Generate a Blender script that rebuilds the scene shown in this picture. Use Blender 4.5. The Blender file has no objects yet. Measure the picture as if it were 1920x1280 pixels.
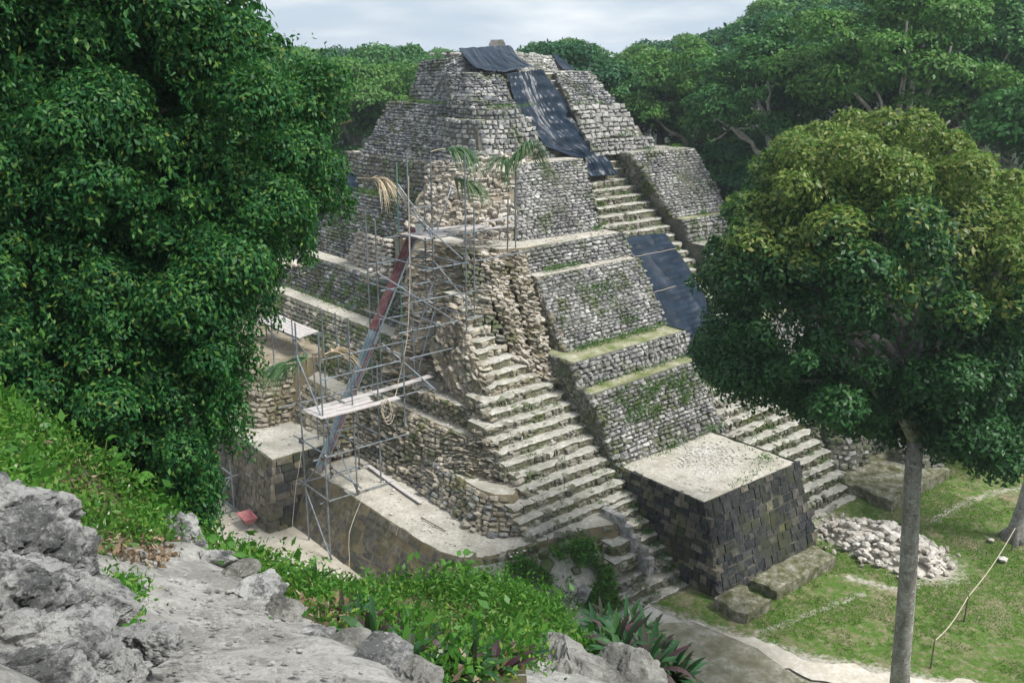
import bpy, bmesh, math, random
import numpy as np
from mathutils import Vector, Matrix
R = random.Random(7)
N = np.random.default_rng(11)
S = bpy.context.scene
COL = S.collection

# ------------------------------------------------------------------ camera, sky, sun, exposure
EYE = 21.0
FPX = 1800.0
PITCH = math.atan(540 / FPX)
cd = bpy.data.cameras.new('camera'); cam = bpy.data.objects.new('camera', cd); COL.objects.link(cam)
cam.location = (0, 0, EYE); cam.rotation_euler = (math.pi / 2 - PITCH, 0, 0)
cd.sensor_width = 36.0; cd.lens = 36.0 * FPX / 1920; cd.clip_start = 0.1; cd.clip_end = 6000
S.camera = cam
SUN_EL, SUN_AZ = math.radians(56), math.radians(112)      # azimuth clockwise from +Y
w = bpy.data.worlds.new('World'); S.world = w; w.use_nodes = True
nt = w.node_tree; nt.nodes.clear()
def wn(t, **k):
    n = nt.nodes.new(t)
    for a, b in k.items(): setattr(n, a, b)
    return n
sky = wn('ShaderNodeTexSky', sky_type='NISHITA', sun_disc=False)
sky.sun_elevation = SUN_EL; sky.sun_rotation = SUN_AZ; sky.dust_density = 2.0
bg1 = wn('ShaderNodeBackground'); bg1.inputs[1].default_value = 0.06
nt.links.new(sky.outputs[0], bg1.inputs[0])
tc = wn('ShaderNodeTexCoord'); mp = wn('ShaderNodeMapping'); mp.inputs['Scale'].default_value = (3.4, 3.4, 16.0)
mp.inputs['Location'].default_value = (0.35, 0.1, 0.2)
nz = wn('ShaderNodeTexNoise'); nz.inputs['Scale'].default_value = 1.6; nz.inputs['Detail'].default_value = 7; nz.inputs['Roughness'].default_value = 0.52
cr = wn('ShaderNodeValToRGB')
cr.color_ramp.elements[0].position = 0.38; cr.color_ramp.elements[0].color = (0.42, 0.50, 0.59, 1)
cr.color_ramp.elements[1].position = 0.62; cr.color_ramp.elements[1].color = (0.80, 0.825, 0.85, 1)
e = cr.color_ramp.elements.new(0.5); e.color = (0.58, 0.635, 0.69, 1)
bg2 = wn('ShaderNodeBackground'); bg2.inputs[1].default_value = 0.42
mx = wn('ShaderNodeMixShader'); mx.inputs[0].default_value = 0.88
out = wn('ShaderNodeOutputWorld')
L = nt.links.new
L(tc.outputs['Generated'], mp.inputs[0]); L(mp.outputs[0], nz.inputs['Vector']); L(nz.outputs['Fac'], cr.inputs[0])
L(cr.outputs[0], bg2.inputs[0]); L(bg1.outputs[0], mx.inputs[1]); L(bg2.outputs[0], mx.inputs[2]); L(mx.outputs[0], out.inputs[0])
sl = bpy.data.lights.new('sun', 'SUN'); sl.energy = 1.75; sl.angle = math.radians(18); sl.color = (1.0, 0.975, 0.94)
sun = bpy.data.objects.new('sun', sl); COL.objects.link(sun)
sd = Vector((math.sin(SUN_AZ) * math.cos(SUN_EL), math.cos(SUN_AZ) * math.cos(SUN_EL), math.sin(SUN_EL)))
sun.rotation_euler = sd.to_track_quat('Z', 'Y').to_euler(); sun.location = (0, 0, 60)
S.view_settings.view_transform = 'Standard'; S.view_settings.look = 'None'
S.view_settings.exposure = 1.78; S.view_settings.gamma = 1.0; S.view_settings.use_curve_mapping = False
S.cycles.max_bounces = 6; S.cycles.diffuse_bounces = 3; S.cycles.transmission_bounces = 3; S.cycles.transparent_max_bounces = 4

# ------------------------------------------------------------------ site axes (u runs along the stair front, v runs into the pyramid)
UA = np.array([math.sin(math.radians(50)), math.cos(math.radians(50)), 0.0])
VA = np.array([-math.sin(math.radians(40)), math.cos(math.radians(40)), 0.0])
def W(p):
    p = np.asarray(p, float)
    return p[..., 0:1] * UA + p[..., 1:2] * VA + p[..., 2:3] * np.array([0, 0, 1.0])
FW = np.array([0, math.cos(PITCH), -math.sin(PITCH)]); DN = np.array([0, -math.sin(PITCH), -math.cos(PITCH)])
CP = np.array([0, 0, EYE])
def ray(px, py): return FW * FPX + np.array([1.0, 0, 0]) * (px - 960) + DN * (py - 640)
def at_z(px, py, z):                     # site coordinates of the point seen at a photo pixel, at height z
    r = ray(px, py); p = CP + r * (z - EYE) / r[2]; return (p @ UA, p @ VA, z)
def at_plane(px, py, n, d):
    r = ray(px, py); ru = np.array([r @ UA, r @ VA, r[2]]); c = np.array([0, 0, EYE]); n = np.array(n, float)
    return tuple(c + ru * ((d - n @ c) / (n @ ru)))
def at_d(px, py, d):                     # world point at a distance d along the line of sight
    r = ray(px, py); return CP + r / np.linalg.norm(r) * d
def proj(P):
    d = np.asarray(P) - CP; f = d @ FW
    return np.stack([960 + FPX * d[..., 0] / f, 640 + FPX * (d @ DN) / f, f], -1)
def z_for(u, v, py):
    lo, hi = -1.0, 30.0
    for _ in range(40):
        m = (lo + hi) / 2
        if proj(W((u, v, m)))[1] > py: lo = m
        else: hi = m
    return m

# ------------------------------------------------------------------ materials
def mat(name, rough=0.9, spec=0.2):
    m = bpy.data.materials.new(name); m.use_nodes = True
    b = m.node_tree.nodes['Principled BSDF']; b.inputs['Roughness'].default_value = rough
    b.inputs['Specular IOR Level'].default_value = spec
    return m, m.node_tree, b
def nn(t, typ, **k):
    n = t.nodes.new(typ)
    for a, b in k.items(): setattr(n, a, b)
    return n
def noise(t, scale, detail=4, rough=0.55, vec=None, sc=None):
    n = nn(t, 'ShaderNodeTexNoise'); n.inputs['Scale'].default_value = scale; n.inputs['Detail'].default_value = detail; n.inputs['Roughness'].default_value = rough
    g = nn(t, 'ShaderNodeNewGeometry') if vec is None else None
    v = g.outputs['Position'] if vec is None else vec
    if sc:
        m = nn(t, 'ShaderNodeMapping'); m.inputs['Scale'].default_value = sc; t.links.new(v, m.inputs[0]); v = m.outputs[0]
    t.links.new(v, n.inputs['Vector'])
    return n.outputs['Fac']
def ramp(t, fac, stops):
    r = nn(t, 'ShaderNodeValToRGB'); els = r.color_ramp.elements
    while len(els) < len(stops): els.new(0.5)
    for e, (p, c) in zip(els, stops):
        e.position = p; e.color = (c, c, c, 1) if isinstance(c, (int, float)) else (*c, 1)
    t.links.new(fac, r.inputs[0]); return r.outputs[0]
def mix(t, fac, a, b, mode='MIX'):
    m = nn(t, 'ShaderNodeMix', data_type='RGBA', blend_type=mode)
    if isinstance(fac, (int, float)): m.inputs[0].default_value = fac
    else: t.links.new(fac, m.inputs[0])
    for i, x in ((6, a), (7, b)):
        if isinstance(x, tuple): m.inputs[i].default_value = (*x, 1)
        else: t.links.new(x, m.inputs[i])
    return m.outputs[2]
def bump(t, b, h, strength=0.4, dist=0.05):
    n = nn(t, 'ShaderNodeBump'); n.inputs['Strength'].default_value = strength; n.inputs['Distance'].default_value = dist
    t.links.new(h, n.inputs['Height']); t.links.new(n.outputs[0], b.inputs['Normal'])
def rnd_piece(t):
    g = nn(t, 'ShaderNodeNewGeometry'); o = nn(t, 'ShaderNodeObjectInfo')
    a = nn(t, 'ShaderNodeMath', operation='ADD'); f = nn(t, 'ShaderNodeMath', operation='FRACT')
    t.links.new(g.outputs['Random Per Island'], a.inputs[0]); t.links.new(o.outputs['Random'], a.inputs[1]); t.links.new(a.outputs[0], f.inputs[0])
    return f.outputs[0]
def stone_mat(name, stops, stain, stain_amt, moss=0.0, lichen=(0.5, 0.5, 0.48), lich_amt=0.35, moss_col=(0.06, 0.085, 0.02)):
    m, t, b = mat(name, 0.93, 0.15)
    c = ramp(t, rnd_piece(t), stops)
    c = mix(t, ramp(t, noise(t, 7, 5, .65), [(.42, 0.0), (.62, lich_amt)]), c, lichen)
    c = mix(t, ramp(t, noise(t, 4.5, 6, .7), [(.45, 0.0), (.6, stain_amt)]), c, stain)
    c = mix(t, ramp(t, noise(t, .55, 3, .6), [(.4, 0.0), (.68, stain_amt)]), c, stain)
    if moss: c = mix(t, ramp(t, noise(t, .8, 6, .68), [(.55 - .12 * moss, 0.0), (.70 - .1 * moss, .85)]), c, moss_col)
    t.links.new(c, b.inputs['Base Color'])
    bump(t, b, noise(t, 16, 6, .7), .55, .05)
    return m
def ground_mat(name, cols, sc1=.7, sc2=6.0, speck=None, bs=.5, rough=.95):
    m, t, b = mat(name, rough, .1)
    c = ramp(t, noise(t, sc1, 6, .62), [(.35, cols[0]), (.5, cols[1]), (.66, cols[2])])
    c = mix(t, ramp(t, noise(t, sc2, 5, .7), [(.36, .0), (.64, .75)]), c, cols[3])
    if speck: c = mix(t, ramp(t, noise(t, 22, 3, .6), [(.62, 0.0), (.7, .7)]), c, speck)
    t.links.new(c, b.inputs['Base Color']); bump(t, b, noise(t, 9, 7, .72), bs, .06)
    return m
M = {}
M['grey'] = stone_mat('grey_limestone', [(0, (.13, .13, .125)), (.2, (.22, .215, .205)), (.5, (.33, .32, .30)), (.8, (.41, .395, .37)), (1, (.50, .485, .455))], (.075, .075, .075), .7, .28)
M['upper'] = stone_mat('weathered_limestone', [(0, (.11, .115, .12)), (.3, (.21, .215, .215)), (.7, (.32, .32, .31)), (1, (.46, .455, .44))], (.06, .065, .07), .75, .32)
M['white'] = stone_mat('pale_limestone', [(0, (.26, .25, .23)), (.5, (.38, .365, .335)), (1, (.5, .48, .44))], (.13, .13, .13), .6, .1)
M['tan'] = stone_mat('tan_limestone', [(0, (.165, .14, .10)), (.3, (.28, .245, .185)), (.7, (.385, .345, .275)), (1, (.48, .44, .37))], (.12, .105, .075), .55, .38, (.52, .48, .40), .4, (.10, .105, .035))
M['rubble'] = stone_mat('fresh_rubble', [(0, (.32, .275, .215)), (.4, (.43, .38, .315)), (.8, (.52, .475, .405)), (1, (.6, .56, .49))], (.24, .205, .155), .4, .0)
M['riser'] = stone_mat('stair_stone', [(0, (.13, .12, .09)), (.4, (.24, .22, .17)), (.8, (.36, .34, .285)), (1, (.46, .44, .385))], (.07, .07, .05), .7, .75)
M['mossy'] = stone_mat('mossy_stone', [(0, (.09, .085, .06)), (.5, (.17, .16, .12)), (1, (.29, .27, .22))], (.06, .06, .045), .7, .8)
M['block'] = stone_mat('black_stained_block', [(0, (.018, .021, .025)), (.5, (.034, .038, .043)), (.85, (.062, .062, .06)), (1, (.15, .135, .11))], (.012, .014, .016), .6, .5, (.13, .125, .11), .5, (.05, .055, .025))
M['lblock'] = stone_mat('brown_stained_block', [(0, (.10, .09, .07)), (.4, (.15, .13, .095)), (.8, (.19, .165, .12)), (1, (.25, .22, .17))], (.05, .05, .048), .75, .35, (.3, .27, .21), .35, (.10, .10, .04))
M['heap'] = stone_mat('pale_loose_stone', [(0, (.34, .31, .27)), (.5, (.47, .44, .395)), (1, (.60, .575, .53))], (.3, .25, .19), .4, 0.0)
M['mortar'] = ground_mat('dark_mortar', [(.07, .068, .058), (.125, .12, .10), (.19, .18, .15), (.07, .075, .05)], 1.5, 8)
M['tanmortar'] = ground_mat('tan_mortar', [(.12, .095, .06), (.185, .15, .098), (.25, .205, .14), (.13, .115, .06)], 1.2, 7)
M['blockmortar'] = ground_mat('block_mortar', [(.05, .05, .04), (.10, .095, .075), (.20, .185, .145), (.04, .045, .03)], .9, 6)
M['brownmortar'] = ground_mat('brown_mortar', [(.09, .08, .055), (.17, .15, .105), (.25, .22, .16), (.08, .08, .05)], .9, 6)
M['riserfill'] = ground_mat('riser_fill', [(.10, .095, .065), (.19, .175, .13), (.28, .26, .20), (.08, .095, .04)], 1.8, 8)
M['mossfill'] = ground_mat('mossy_riser_fill', [(.05, .05, .025), (.10, .085, .05), (.17, .15, .10), (.05, .075, .02)], 1.8, 8)
M['eroded'] = ground_mat('eroded_fill', [(.19, .155, .11), (.28, .24, .18), (.38, .335, .26), (.17, .145, .10)], .9, 5, None, 1.0)
M['plaster'] = ground_mat('trodden_plaster', [(.31, .29, .245), (.425, .40, .345), (.51, .485, .43), (.25, .235, .185)], 1.1, 7, (.30, .27, .21), .35)
M['tread'] = ground_mat('plaster_tread', [(.27, .26, .22), (.41, .392, .345), (.52, .50, .455), (.20, .2, .165)], 1.6, 6, (.24, .22, .17), .5)
M['grasstop'] = ground_mat('grassy_plaster', [(.08, .115, .03), (.25, .24, .155), (.42, .395, .33), (.15, .17, .075)], 1.2, 7)
M['greytop'] = ground_mat('grey_terrace_floor', [(.2, .195, .175), (.32, .31, .28), (.42, .40, .36), (.18, .18, .13)], 1.0, 6)
M['dirt'] = ground_mat('plaza_dirt', [(.33, .295, .235), (.42, .385, .32), (.50, .47, .40), (.27, .24, .185)], .5, 4, (.24, .19, .12), .4)
M['path'] = ground_mat('pale_path', [(.42, .39, .33), (.54, .51, .45), (.63, .60, .55), (.38, .34, .26)], .8, 5, None, .4)
def rock_mat(name, pale, mid, dark, amt, sc):
    m, t, b = mat(name, .95, .12)
    c = ramp(t, noise(t, sc, 7, .7), [(.3, mid), (.5, pale), (.72, tuple(min(.74, x * 1.3) for x in pale))])
    c = mix(t, ramp(t, noise(t, sc * .55, 8, .74), [(.47, 0.0), (.56, amt)]), c, dark)
    c = mix(t, ramp(t, noise(t, sc * 3.1, 5, .7), [(.53, 0.0), (.62, amt * .8)]), c, tuple(x * .8 for x in dark))
    c = mix(t, ramp(t, noise(t, sc * 7, 4, .7), [(.58, 0.0), (.68, .6)]), c, tuple(min(.75, x * 1.35) for x in pale))
    t.links.new(c, b.inputs['Base Color'])
    n1 = noise(t, sc * 5, 8, .75); bump(t, b, n1, 1.0, .09); return m
M['rock'] = rock_mat('white_grey_rock', (.55, .545, .515), (.34, .34, .325), (.075, .08, .08), .82, 4.6)
M['pathrock'] = rock_mat('worn_limestone', (.56, .545, .505), (.40, .385, .35), (.22, .215, .195), .55, 3.4)
M['ramp'] = ground_mat('worn_mossy_steps', [(.20, .175, .115), (.36, .325, .255), (.52, .49, .43), (.20, .20, .115)], 1.4, 6, (.1, .1, .07), .7)
M['mossyslab'] = ground_mat('mossy_slab', [(.06, .07, .025), (.19, .18, .13), (.36, .345, .30), (.08, .085, .035)], 2.2, 8, (.1, .09, .06), .8)
M['lichenrock'] = rock_mat('lichen_slab', (.38, .37, .335), (.25, .245, .22), (.11, .11, .095), .65, 3.4)
M['chips'] = stone_mat('white_chips', [(0, (.30, .285, .25)), (1, (.52, .50, .46))], (.4, .36, .3), .3, 0.0)
M['soil'] = ground_mat('leaf_litter_soil', [(.05, .045, .025), (.10, .085, .05), (.16, .13, .085), (.05, .06, .02)], 2, 9)
M['forestfloor'] = ground_mat('forest_floor', [(.012, .02, .008), (.02, .032, .012), (.03, .04, .016), (.012, .02, .008)], .2, 2)

def lawn_mat():
    m, t, b = mat('patchy_lawn', .95, .1)
    grass = ramp(t, noise(t, 5, 5, .7), [(.3, (.045, .095, .014)), (.55, (.085, .155, .028)), (.75, (.14, .20, .05))])
    bare = ramp(t, noise(t, 6, 5, .7), [(.3, (.14, .115, .06)), (.55, (.27, .225, .15)), (.75, (.42, .38, .30))])
    pale = ramp(t, noise(t, 7, 5, .7), [(.3, (.28, .255, .20)), (.7, (.50, .47, .41))])
    at_ = nn(t, 'ShaderNodeAttribute', attribute_name='worn')
    f = ramp(t, noise(t, .5, 7, .66), [(.50, 0.0), (.66, .9)])
    f2 = ramp(t, noise(t, 2.8, 6, .72), [(.47, 0.0), (.66, .85)])
    c = mix(t, f, grass, bare); c = mix(t, f2, c, bare)
    ad = nn(t, 'ShaderNodeMath', operation='ADD'); t.links.new(at_.outputs['Fac'], ad.inputs[0]); sb = nn(t, 'ShaderNodeMath', operation='MULTIPLY_ADD'); t.links.new(noise(t, 3.5, 6, .75), sb.inputs[0]); sb.inputs[1].default_value = 1.3; sb.inputs[2].default_value = -.65; t.links.new(sb.outputs[0], ad.inputs[1])
    c = mix(t, ramp(t, ad.outputs[0], [(.32, 0.0), (.62, 1.0)]), c, pale)
    t.links.new(c, b.inputs['Base Color']); bump(t, b, noise(t, 14, 6, .75), .8, .08)
    return m
M['lawn'] = lawn_mat()

def leaf_mat(name, stops, trans=.35, rough=.42, spec=.35):
    m, t, b = mat(name, rough, spec)
    c = ramp(t, rnd_piece(t), stops)
    c = mix(t, ramp(t, noise(t, .45, 3, .6), [(.35, 0.0), (.7, .5)]), c, tuple(x * 1.25 for x in stops[min(1, len(stops) - 1)][1]))
    t.links.new(c, b.inputs['Base Color'])
    tr = nn(t, 'ShaderNodeBsdfTranslucent'); t.links.new(mix(t, .3, c, (.10, .36, .05)), tr.inputs[0])
    ms = nn(t, 'ShaderNodeMixShader'); ms.inputs[0].default_value = trans
    t.links.new(b.outputs[0], ms.inputs[1]); t.links.new(tr.outputs[0], ms.inputs[2])
    t.links.new(ms.outputs[0], t.nodes['Material Output'].inputs[0])
    return m
M['leaf_near'] = leaf_mat('deep_green_leaves', [(0, (.006, .046, .015)), (.5, (.018, .090, .022)), (.85, (.065, .17, .03)), (.985, (.11, .20, .035)), (1, (.22, .19, .03))], .25, .52, .22)
M['leaf_round'] = leaf_mat('olive_leaves', [(0, (.012, .050, .015)), (.6, (.024, .086, .022)), (1, (.05, .125, .026))], .2, .45, .25)
M['leaf_top'] = leaf_mat('sunlit_tint_leaves', [(0, (.065, .135, .022)), (.5, (.125, .185, .034)), (1, (.23, .235, .06))], .35, .45, .25)  # sunlight on the round crown's top, painted as a yellower leaf colour
M['leaf_a'] = leaf_mat('forest_leaves', [(0, (.022, .085, .022)), (.5, (.042, .135, .032)), (1, (.08, .185, .04))], .25, .5, .2)
M['leaf_b'] = leaf_mat('bright_forest_leaves', [(0, (.036, .115, .02)), (.5, (.07, .175, .032)), (1, (.13, .225, .045))], .3, .5, .2)
M['leaf_c'] = leaf_mat('dark_forest_leaves', [(0, (.013, .058, .026)), (.5, (.026, .095, .038)), (1, (.045, .13, .046))], .2, .5, .2)
M['herb'] = leaf_mat('bright_herb_leaves', [(0, (.025, .105, .014)), (.5, (.06, .18, .022)), (.9, (.13, .25, .03)), (1, (.26, .30, .05))], .35, .5, .25)
M['weed'] = leaf_mat('weed_leaves', [(0, (.028, .09, .014)), (.5, (.065, .155, .022)), (1, (.14, .21, .04))], .3, .5, .2)
M['oyster'] = leaf_mat('oyster_plant_leaf', [(0, (.015, .045, .02)), (.4, (.025, .075, .026)), (.5, (.045, .016, .03)), (.75, (.07, .022, .04)), (.85, (.03, .08, .025)), (1, (.05, .10, .03))], .15, .45, .2)
M['lawnblade'] = leaf_mat('lawn_grass', [(0, (.06, .13, .02)), (.5, (.11, .19, .03)), (1, (.19, .24, .06))], .35, .6, .1)
M['broadleaf'] = leaf_mat('broad_green_leaf', [(0, (.035, .12, .018)), (1, (.07, .18, .025))], .3, .4, .3)
M['petals'] = leaf_mat('white_petals', [(0, (.6, .6, .52)), (1, (.75, .73, .6))], .2, .6, .1)
M['litter'] = leaf_mat('dry_leaves', [(0, (.09, .055, .03)), (.5, (.2, .14, .09)), (1, (.33, .26, .19))], .1, .7, .1)
M['frond_green'] = leaf_mat('palm_leaflets', [(0, (.03, .085, .03)), (.6, (.06, .13, .045)), (.9, (.12, .17, .07)), (1, (.3, .28, .15))], .25, .45, .3)
M['frond_dry'] = leaf_mat('dry_palm_leaflets', [(0, (.30, .225, .14)), (1, (.48, .40, .29))], .2, .6, .2)
def simple(name, col, rough=.6, spec=.3, metal=0.0, var=.25, sc=5.0, dark=None):
    m, t, b = mat(name, rough, spec); b.inputs['Metallic'].default_value = metal
    d = dark or tuple(x * (1 - var) for x in col)
    c = mix(t, ramp(t, noise(t, sc, 5, .65), [(.35, 0.0), (.7, 1.0)]), col, d)
    t.links.new(c, b.inputs['Base Color']); bump(t, b, noise(t, 30, 4, .6), .2, .01)
    return m
M['steel'] = simple('galvanised_tube', (.22, .265, .295), .5, .4, .35, .55, 2.2, (.11, .10, .095))
M['clamp'] = simple('rusty_coupler', (.16, .12, .09), .7, .3, .2, .4, 9)
M['greensteel'] = simple('green_painted_tube', (.12, .25, .2), .55, .4, .1, .3, 6)
M['wood'] = simple('bleached_plank', (.46, .43, .41), .85, .15, 0, .3, 4)
M['redtin'] = simple('red_corrugated_tin', (.15, .04, .042), .6, .3, .0, .45, 3, (.24, .16, .155))
M['bluetin'] = simple('blue_grey_corrugated_tin', (.16, .225, .26), .5, .4, .2, .4, 3, (.3, .34, .36))
M['rope'] = simple('pale_rope', (.48, .42, .33), .9, .1)
M['redpaint'] = simple('faded_red_paint', (.36, .10, .105), .6, .3, 0, .35, 9, (.42, .22, .21))
M['bucket'] = simple('dusty_white_plastic', (.52, .53, .52), .5, .3)
M['rubber'] = simple('black_rubber', (.02, .02, .02), .8, .2)
def bark_mat():
    m, t, b = mat('mottled_grey_bark', .92, .1)
    c = ramp(t, noise(t, 2.2, 5, .7, None, (1, 1, .45)), [(.34, (.15, .135, .115)), (.5, (.27, .255, .23)), (.66, (.40, .39, .365))])
    c = mix(t, ramp(t, noise(t, 6, 5, .75), [(.54, 0.0), (.62, .9)]), c, (.46, .46, .44)); c = mix(t, ramp(t, noise(t, 9, 4, .7), [(.56, 0.0), (.66, .8)]), c, (.09, .08, .065))
    t.links.new(c, b.inputs['Base Color']); bump(t, b, noise(t, 14, 6, .75, None, (1, 1, 2.5)), .7, .04); return m
M['bark'] = bark_mat()
M['palebark'] = simple('pale_bark', (.42, .40, .36), .9, .1, 0, .4, 2, (.2, .17, .13))
M['darkbark'] = simple('dark_bark', (.07, .055, .04), .9, .1)
M['stick'] = simple('dry_stick', (.14, .11, .08), .9, .1)
def tarp_mat(name, col, rough):
    m, t, b = mat(name, rough, .14)
    c = mix(t, ramp(t, noise(t, 1.3, 5, .6), [(.4, 0.0), (.7, .8)]), col, tuple(min(1, x * 2.0 + .01) for x in col))
    c = mix(t, ramp(t, noise(t, 2.2, 6, .7), [(.6, 0.0), (.8, .10)]), c, (.2, .2, .2))
    t.links.new(c, b.inputs['Base Color'])
    bump(t, b, noise(t, 3.0, 4, .55), .18, .12)
    return m
M['tarp'] = tarp_mat('black_plastic_sheet', (.005, .012, .022), .30)
M['tarpmat'] = tarp_mat('dull_black_plastic_sheet', (.006, .014, .025), .5)

# ------------------------------------------------------------------ object helpers
def thing(name, label, cat, loc=(0, 0, 0), group=None):
    o = bpy.data.objects.new(name, None); COL.objects.link(o); o.location = loc; o.empty_display_size = .3
    o['label'] = label; o['category'] = cat
    if group: o['group'] = group
    return o
def tag(o, label=None, cat=None, group=None, kind=None):
    if label: o['label'] = label
    if cat: o['category'] = cat
    if group: o['group'] = group
    if kind: o['kind'] = kind
    return o
def base_of(parent):
    b = Vector((0, 0, 0)); p = parent
    while p is not None: b += p.location; p = p.parent
    return b
def mesh_obj(name, verts, faces, mats, parent=None, loc=None, smooth=False, fmat=None):
    """verts are in world coordinates; they are stored relative to the parent's (or the given) place"""
    v = np.asarray(verts, float)
    org = np.array(base_of(parent)) if parent is not None else (np.array(loc, float) if loc is not None else np.zeros(3))
    me = bpy.data.meshes.new(name)
    v = v - org
    if isinstance(faces, np.ndarray):
        k = faces.shape[1]; nf = len(faces)
        me.vertices.add(len(v)); me.vertices.foreach_set('co', v.astype(np.float32).ravel())
        me.loops.add(nf * k); me.loops.foreach_set('vertex_index', faces.astype(np.int32).ravel())
        me.polygons.add(nf); me.polygons.foreach_set('loop_start', np.arange(0, nf * k, k, dtype=np.int32))
        me.update(calc_edges=True)
    else:
        me.from_pydata([tuple(x) for x in v], [], faces); me.update()
    for m in (mats if isinstance(mats, (list, tuple)) else [mats]): me.materials.append(m)
    if fmat is not None: me.polygons.foreach_set('material_index', np.asarray(fmat, np.int32))
    if smooth: me.polygons.foreach_set('use_smooth', np.ones(len(me.polygons), bool))
    o = bpy.data.objects.new(name, me); COL.objects.link(o)
    if parent is not None: o.parent = parent
    elif loc is not None: o.location = loc
    return o
class MB:
    def __init__(s): s.v = []; s.f = []; s.m = []
    def add(s, verts, faces, m=0):
        k = len(s.v); s.v += [tuple(x) for x in verts]; s.f += [tuple(i + k for i in f) for f in faces]; s.m += [m] * len(faces); return s
    def box(s, c, sx, sy, sz, ax=None, m=0):
        ax = ax or (Vector((1, 0, 0)), Vector((0, 1, 0)), Vector((0, 0, 1))); c = Vector(c)
        vs = [c + ax[0] * (a * sx / 2) + ax[1] * (b * sy / 2) + ax[2] * (d * sz / 2) for a in (-1, 1) for b in (-1, 1) for d in (-1, 1)]
        return s.add(vs, [(0, 1, 3, 2), (4, 6, 7, 5), (0, 4, 5, 1), (2, 3, 7, 6), (0, 2, 6, 4), (1, 5, 7, 3)], m)
    def tube(s, path, rad, n=8, m=0, cap=True):
        P = [Vector(p) for p in path]; rs = rad if isinstance(rad, (list, tuple)) else [rad] * len(P)
        rings = []; up = None
        for i, p in enumerate(P):
            d = (P[min(i + 1, len(P) - 1)] - P[max(i - 1, 0)]).normalized()
            if up is None: up = d.orthogonal().normalized()
            else: up = (up - d * up.dot(d)).normalized()
            b = d.cross(up)
            rings.append([p + (up * math.cos(2 * math.pi * j / n) + b * math.sin(2 * math.pi * j / n)) * rs[i] for j in range(n)])
        k = len(P); vs = [x for r in rings for x in r]
        fs = [(i * n + j, i * n + (j + 1) % n, (i + 1) * n + (j + 1) % n, (i + 1) * n + j) for i in range(k - 1) for j in range(n)]
        if cap: fs += [tuple(range(n - 1, -1, -1)), tuple(range((k - 1) * n, k * n))]
        return s.add(vs, fs, m)
    def build(s, name, mats, parent=None, loc=None, smooth=False):
        return mesh_obj(name, np.array(s.v), s.f, mats, parent, loc, smooth, s.m)

# value noise for geometry
_G = N.random((64, 64, 64))
def vn(p, sc=1.0):
    p = np.asarray(p, float) * sc; i = np.floor(p).astype(int); f = p - i; f = f * f * (3 - 2 * f)
    def g(a, b, c): return _G[(i[..., 0] + a) % 64, (i[..., 1] + b) % 64, (i[..., 2] + c) % 64]
    fx, fy, fz = f[..., 0], f[..., 1], f[..., 2]
    return ((g(0, 0, 0) * (1 - fx) + g(1, 0, 0) * fx) * (1 - fy) + (g(0, 1, 0) * (1 - fx) + g(1, 1, 0) * fx) * fy) * (1 - fz) + \
           ((g(0, 0, 1) * (1 - fx) + g(1, 0, 1) * fx) * (1 - fy) + (g(0, 1, 1) * (1 - fx) + g(1, 1, 1) * fx) * fy) * fz
def fbm(p, sc=1.0, o=4):
    p = np.asarray(p, float); r = 0; a = .5
    for _ in range(o): r = r + a * (vn(p + 17.3, sc) - .5); a *= .5; sc *= 2.03
    return r

def inside_poly(x, y, poly):
    r = np.zeros(len(x), bool); n = len(poly)
    for i in range(n):
        (x0, y0), (x1, y1) = poly[i], poly[(i + 1) % n]; c = ((y0 > y) != (y1 > y)) & (x < (x1 - x0) * (y - y0) / (y1 - y0 + 1e-9) + x0); r ^= c
    return r

def resample_line(p, n):
    p = np.asarray(p, float); d = np.r_[0, np.cumsum(np.linalg.norm(np.diff(p, axis=0), axis=1))]; x = np.linspace(0, d[-1], n)
    return np.stack([np.interp(x, d, p[:, k]) for k in range(p.shape[1])], -1)
# ------------------------------------------------------------------ stones: unit prototypes (x along the course, y up the face, z outwards)
def stone_proto(seed, blocky):
    r = np.random.default_rng(seed); k = .95 if blocky else .62
    out = []
    for z, s in ((-.5, .92), (.18, 1.0), (.5, k)):
        for x, y in ((-1, -1), (0, -1), (1, -1), (1, 1), (0, 1), (-1, 1)) if not blocky else ((-1, -1), (1, -1), (1, 1), (-1, 1)):
            j = .025 if blocky else .13
            xx = x * .5 * s * (1 if blocky or x == 0 or z < 0 else .94); yy = y * .5 * s * (1.0 if x == 0 or blocky else .86)
            out.append((xx + r.uniform(-j, j), yy + r.uniform(-j, j), z + r.uniform(-.1, .1)))
    n = 4 if blocky else 6; f = []
    for a in range(2):
        for i in range(n): f.append((a * n + i, a * n + (i + 1) % n, (a + 1) * n + (i + 1) % n, (a + 1) * n + i))
    if blocky: f.append((2 * n, 2 * n + 1, 2 * n + 2, 2 * n + 3))
    else: f += [(2 * n, 2 * n + 1, 2 * n + 4, 2 * n + 5), (2 * n + 1, 2 * n + 2, 2 * n + 3, 2 * n + 4)]
    return np.array(out), np.array(f)
PRO = {'rough': [stone_proto(i, False) for i in range(10)], 'block': [stone_proto(50 + i, True) for i in range(8)]}
def rock_proto(seed):
    bm = bmesh.new(); bmesh.ops.create_icosphere(bm, subdivisions=1, radius=.5); r = np.random.default_rng(seed)
    v = np.array([x.co for x in bm.verts]); f = np.array([[x.index for x in p.verts] for p in bm.faces]); bm.free()
    q = v * np.array([1, .9, .75]); sgn = r.normal(size=(7, 3)); sgn /= np.linalg.norm(sgn, axis=1)[:, None]
    for n_ in sgn:
        d = q @ n_; lim = r.uniform(.28, .42); q = q - np.outer(np.maximum(d - lim, 0), n_)
    return q + r.uniform(-.03, .03, q.shape), f
ROCKS = [rock_proto(i) for i in range(9)]
_pm = {}
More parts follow.
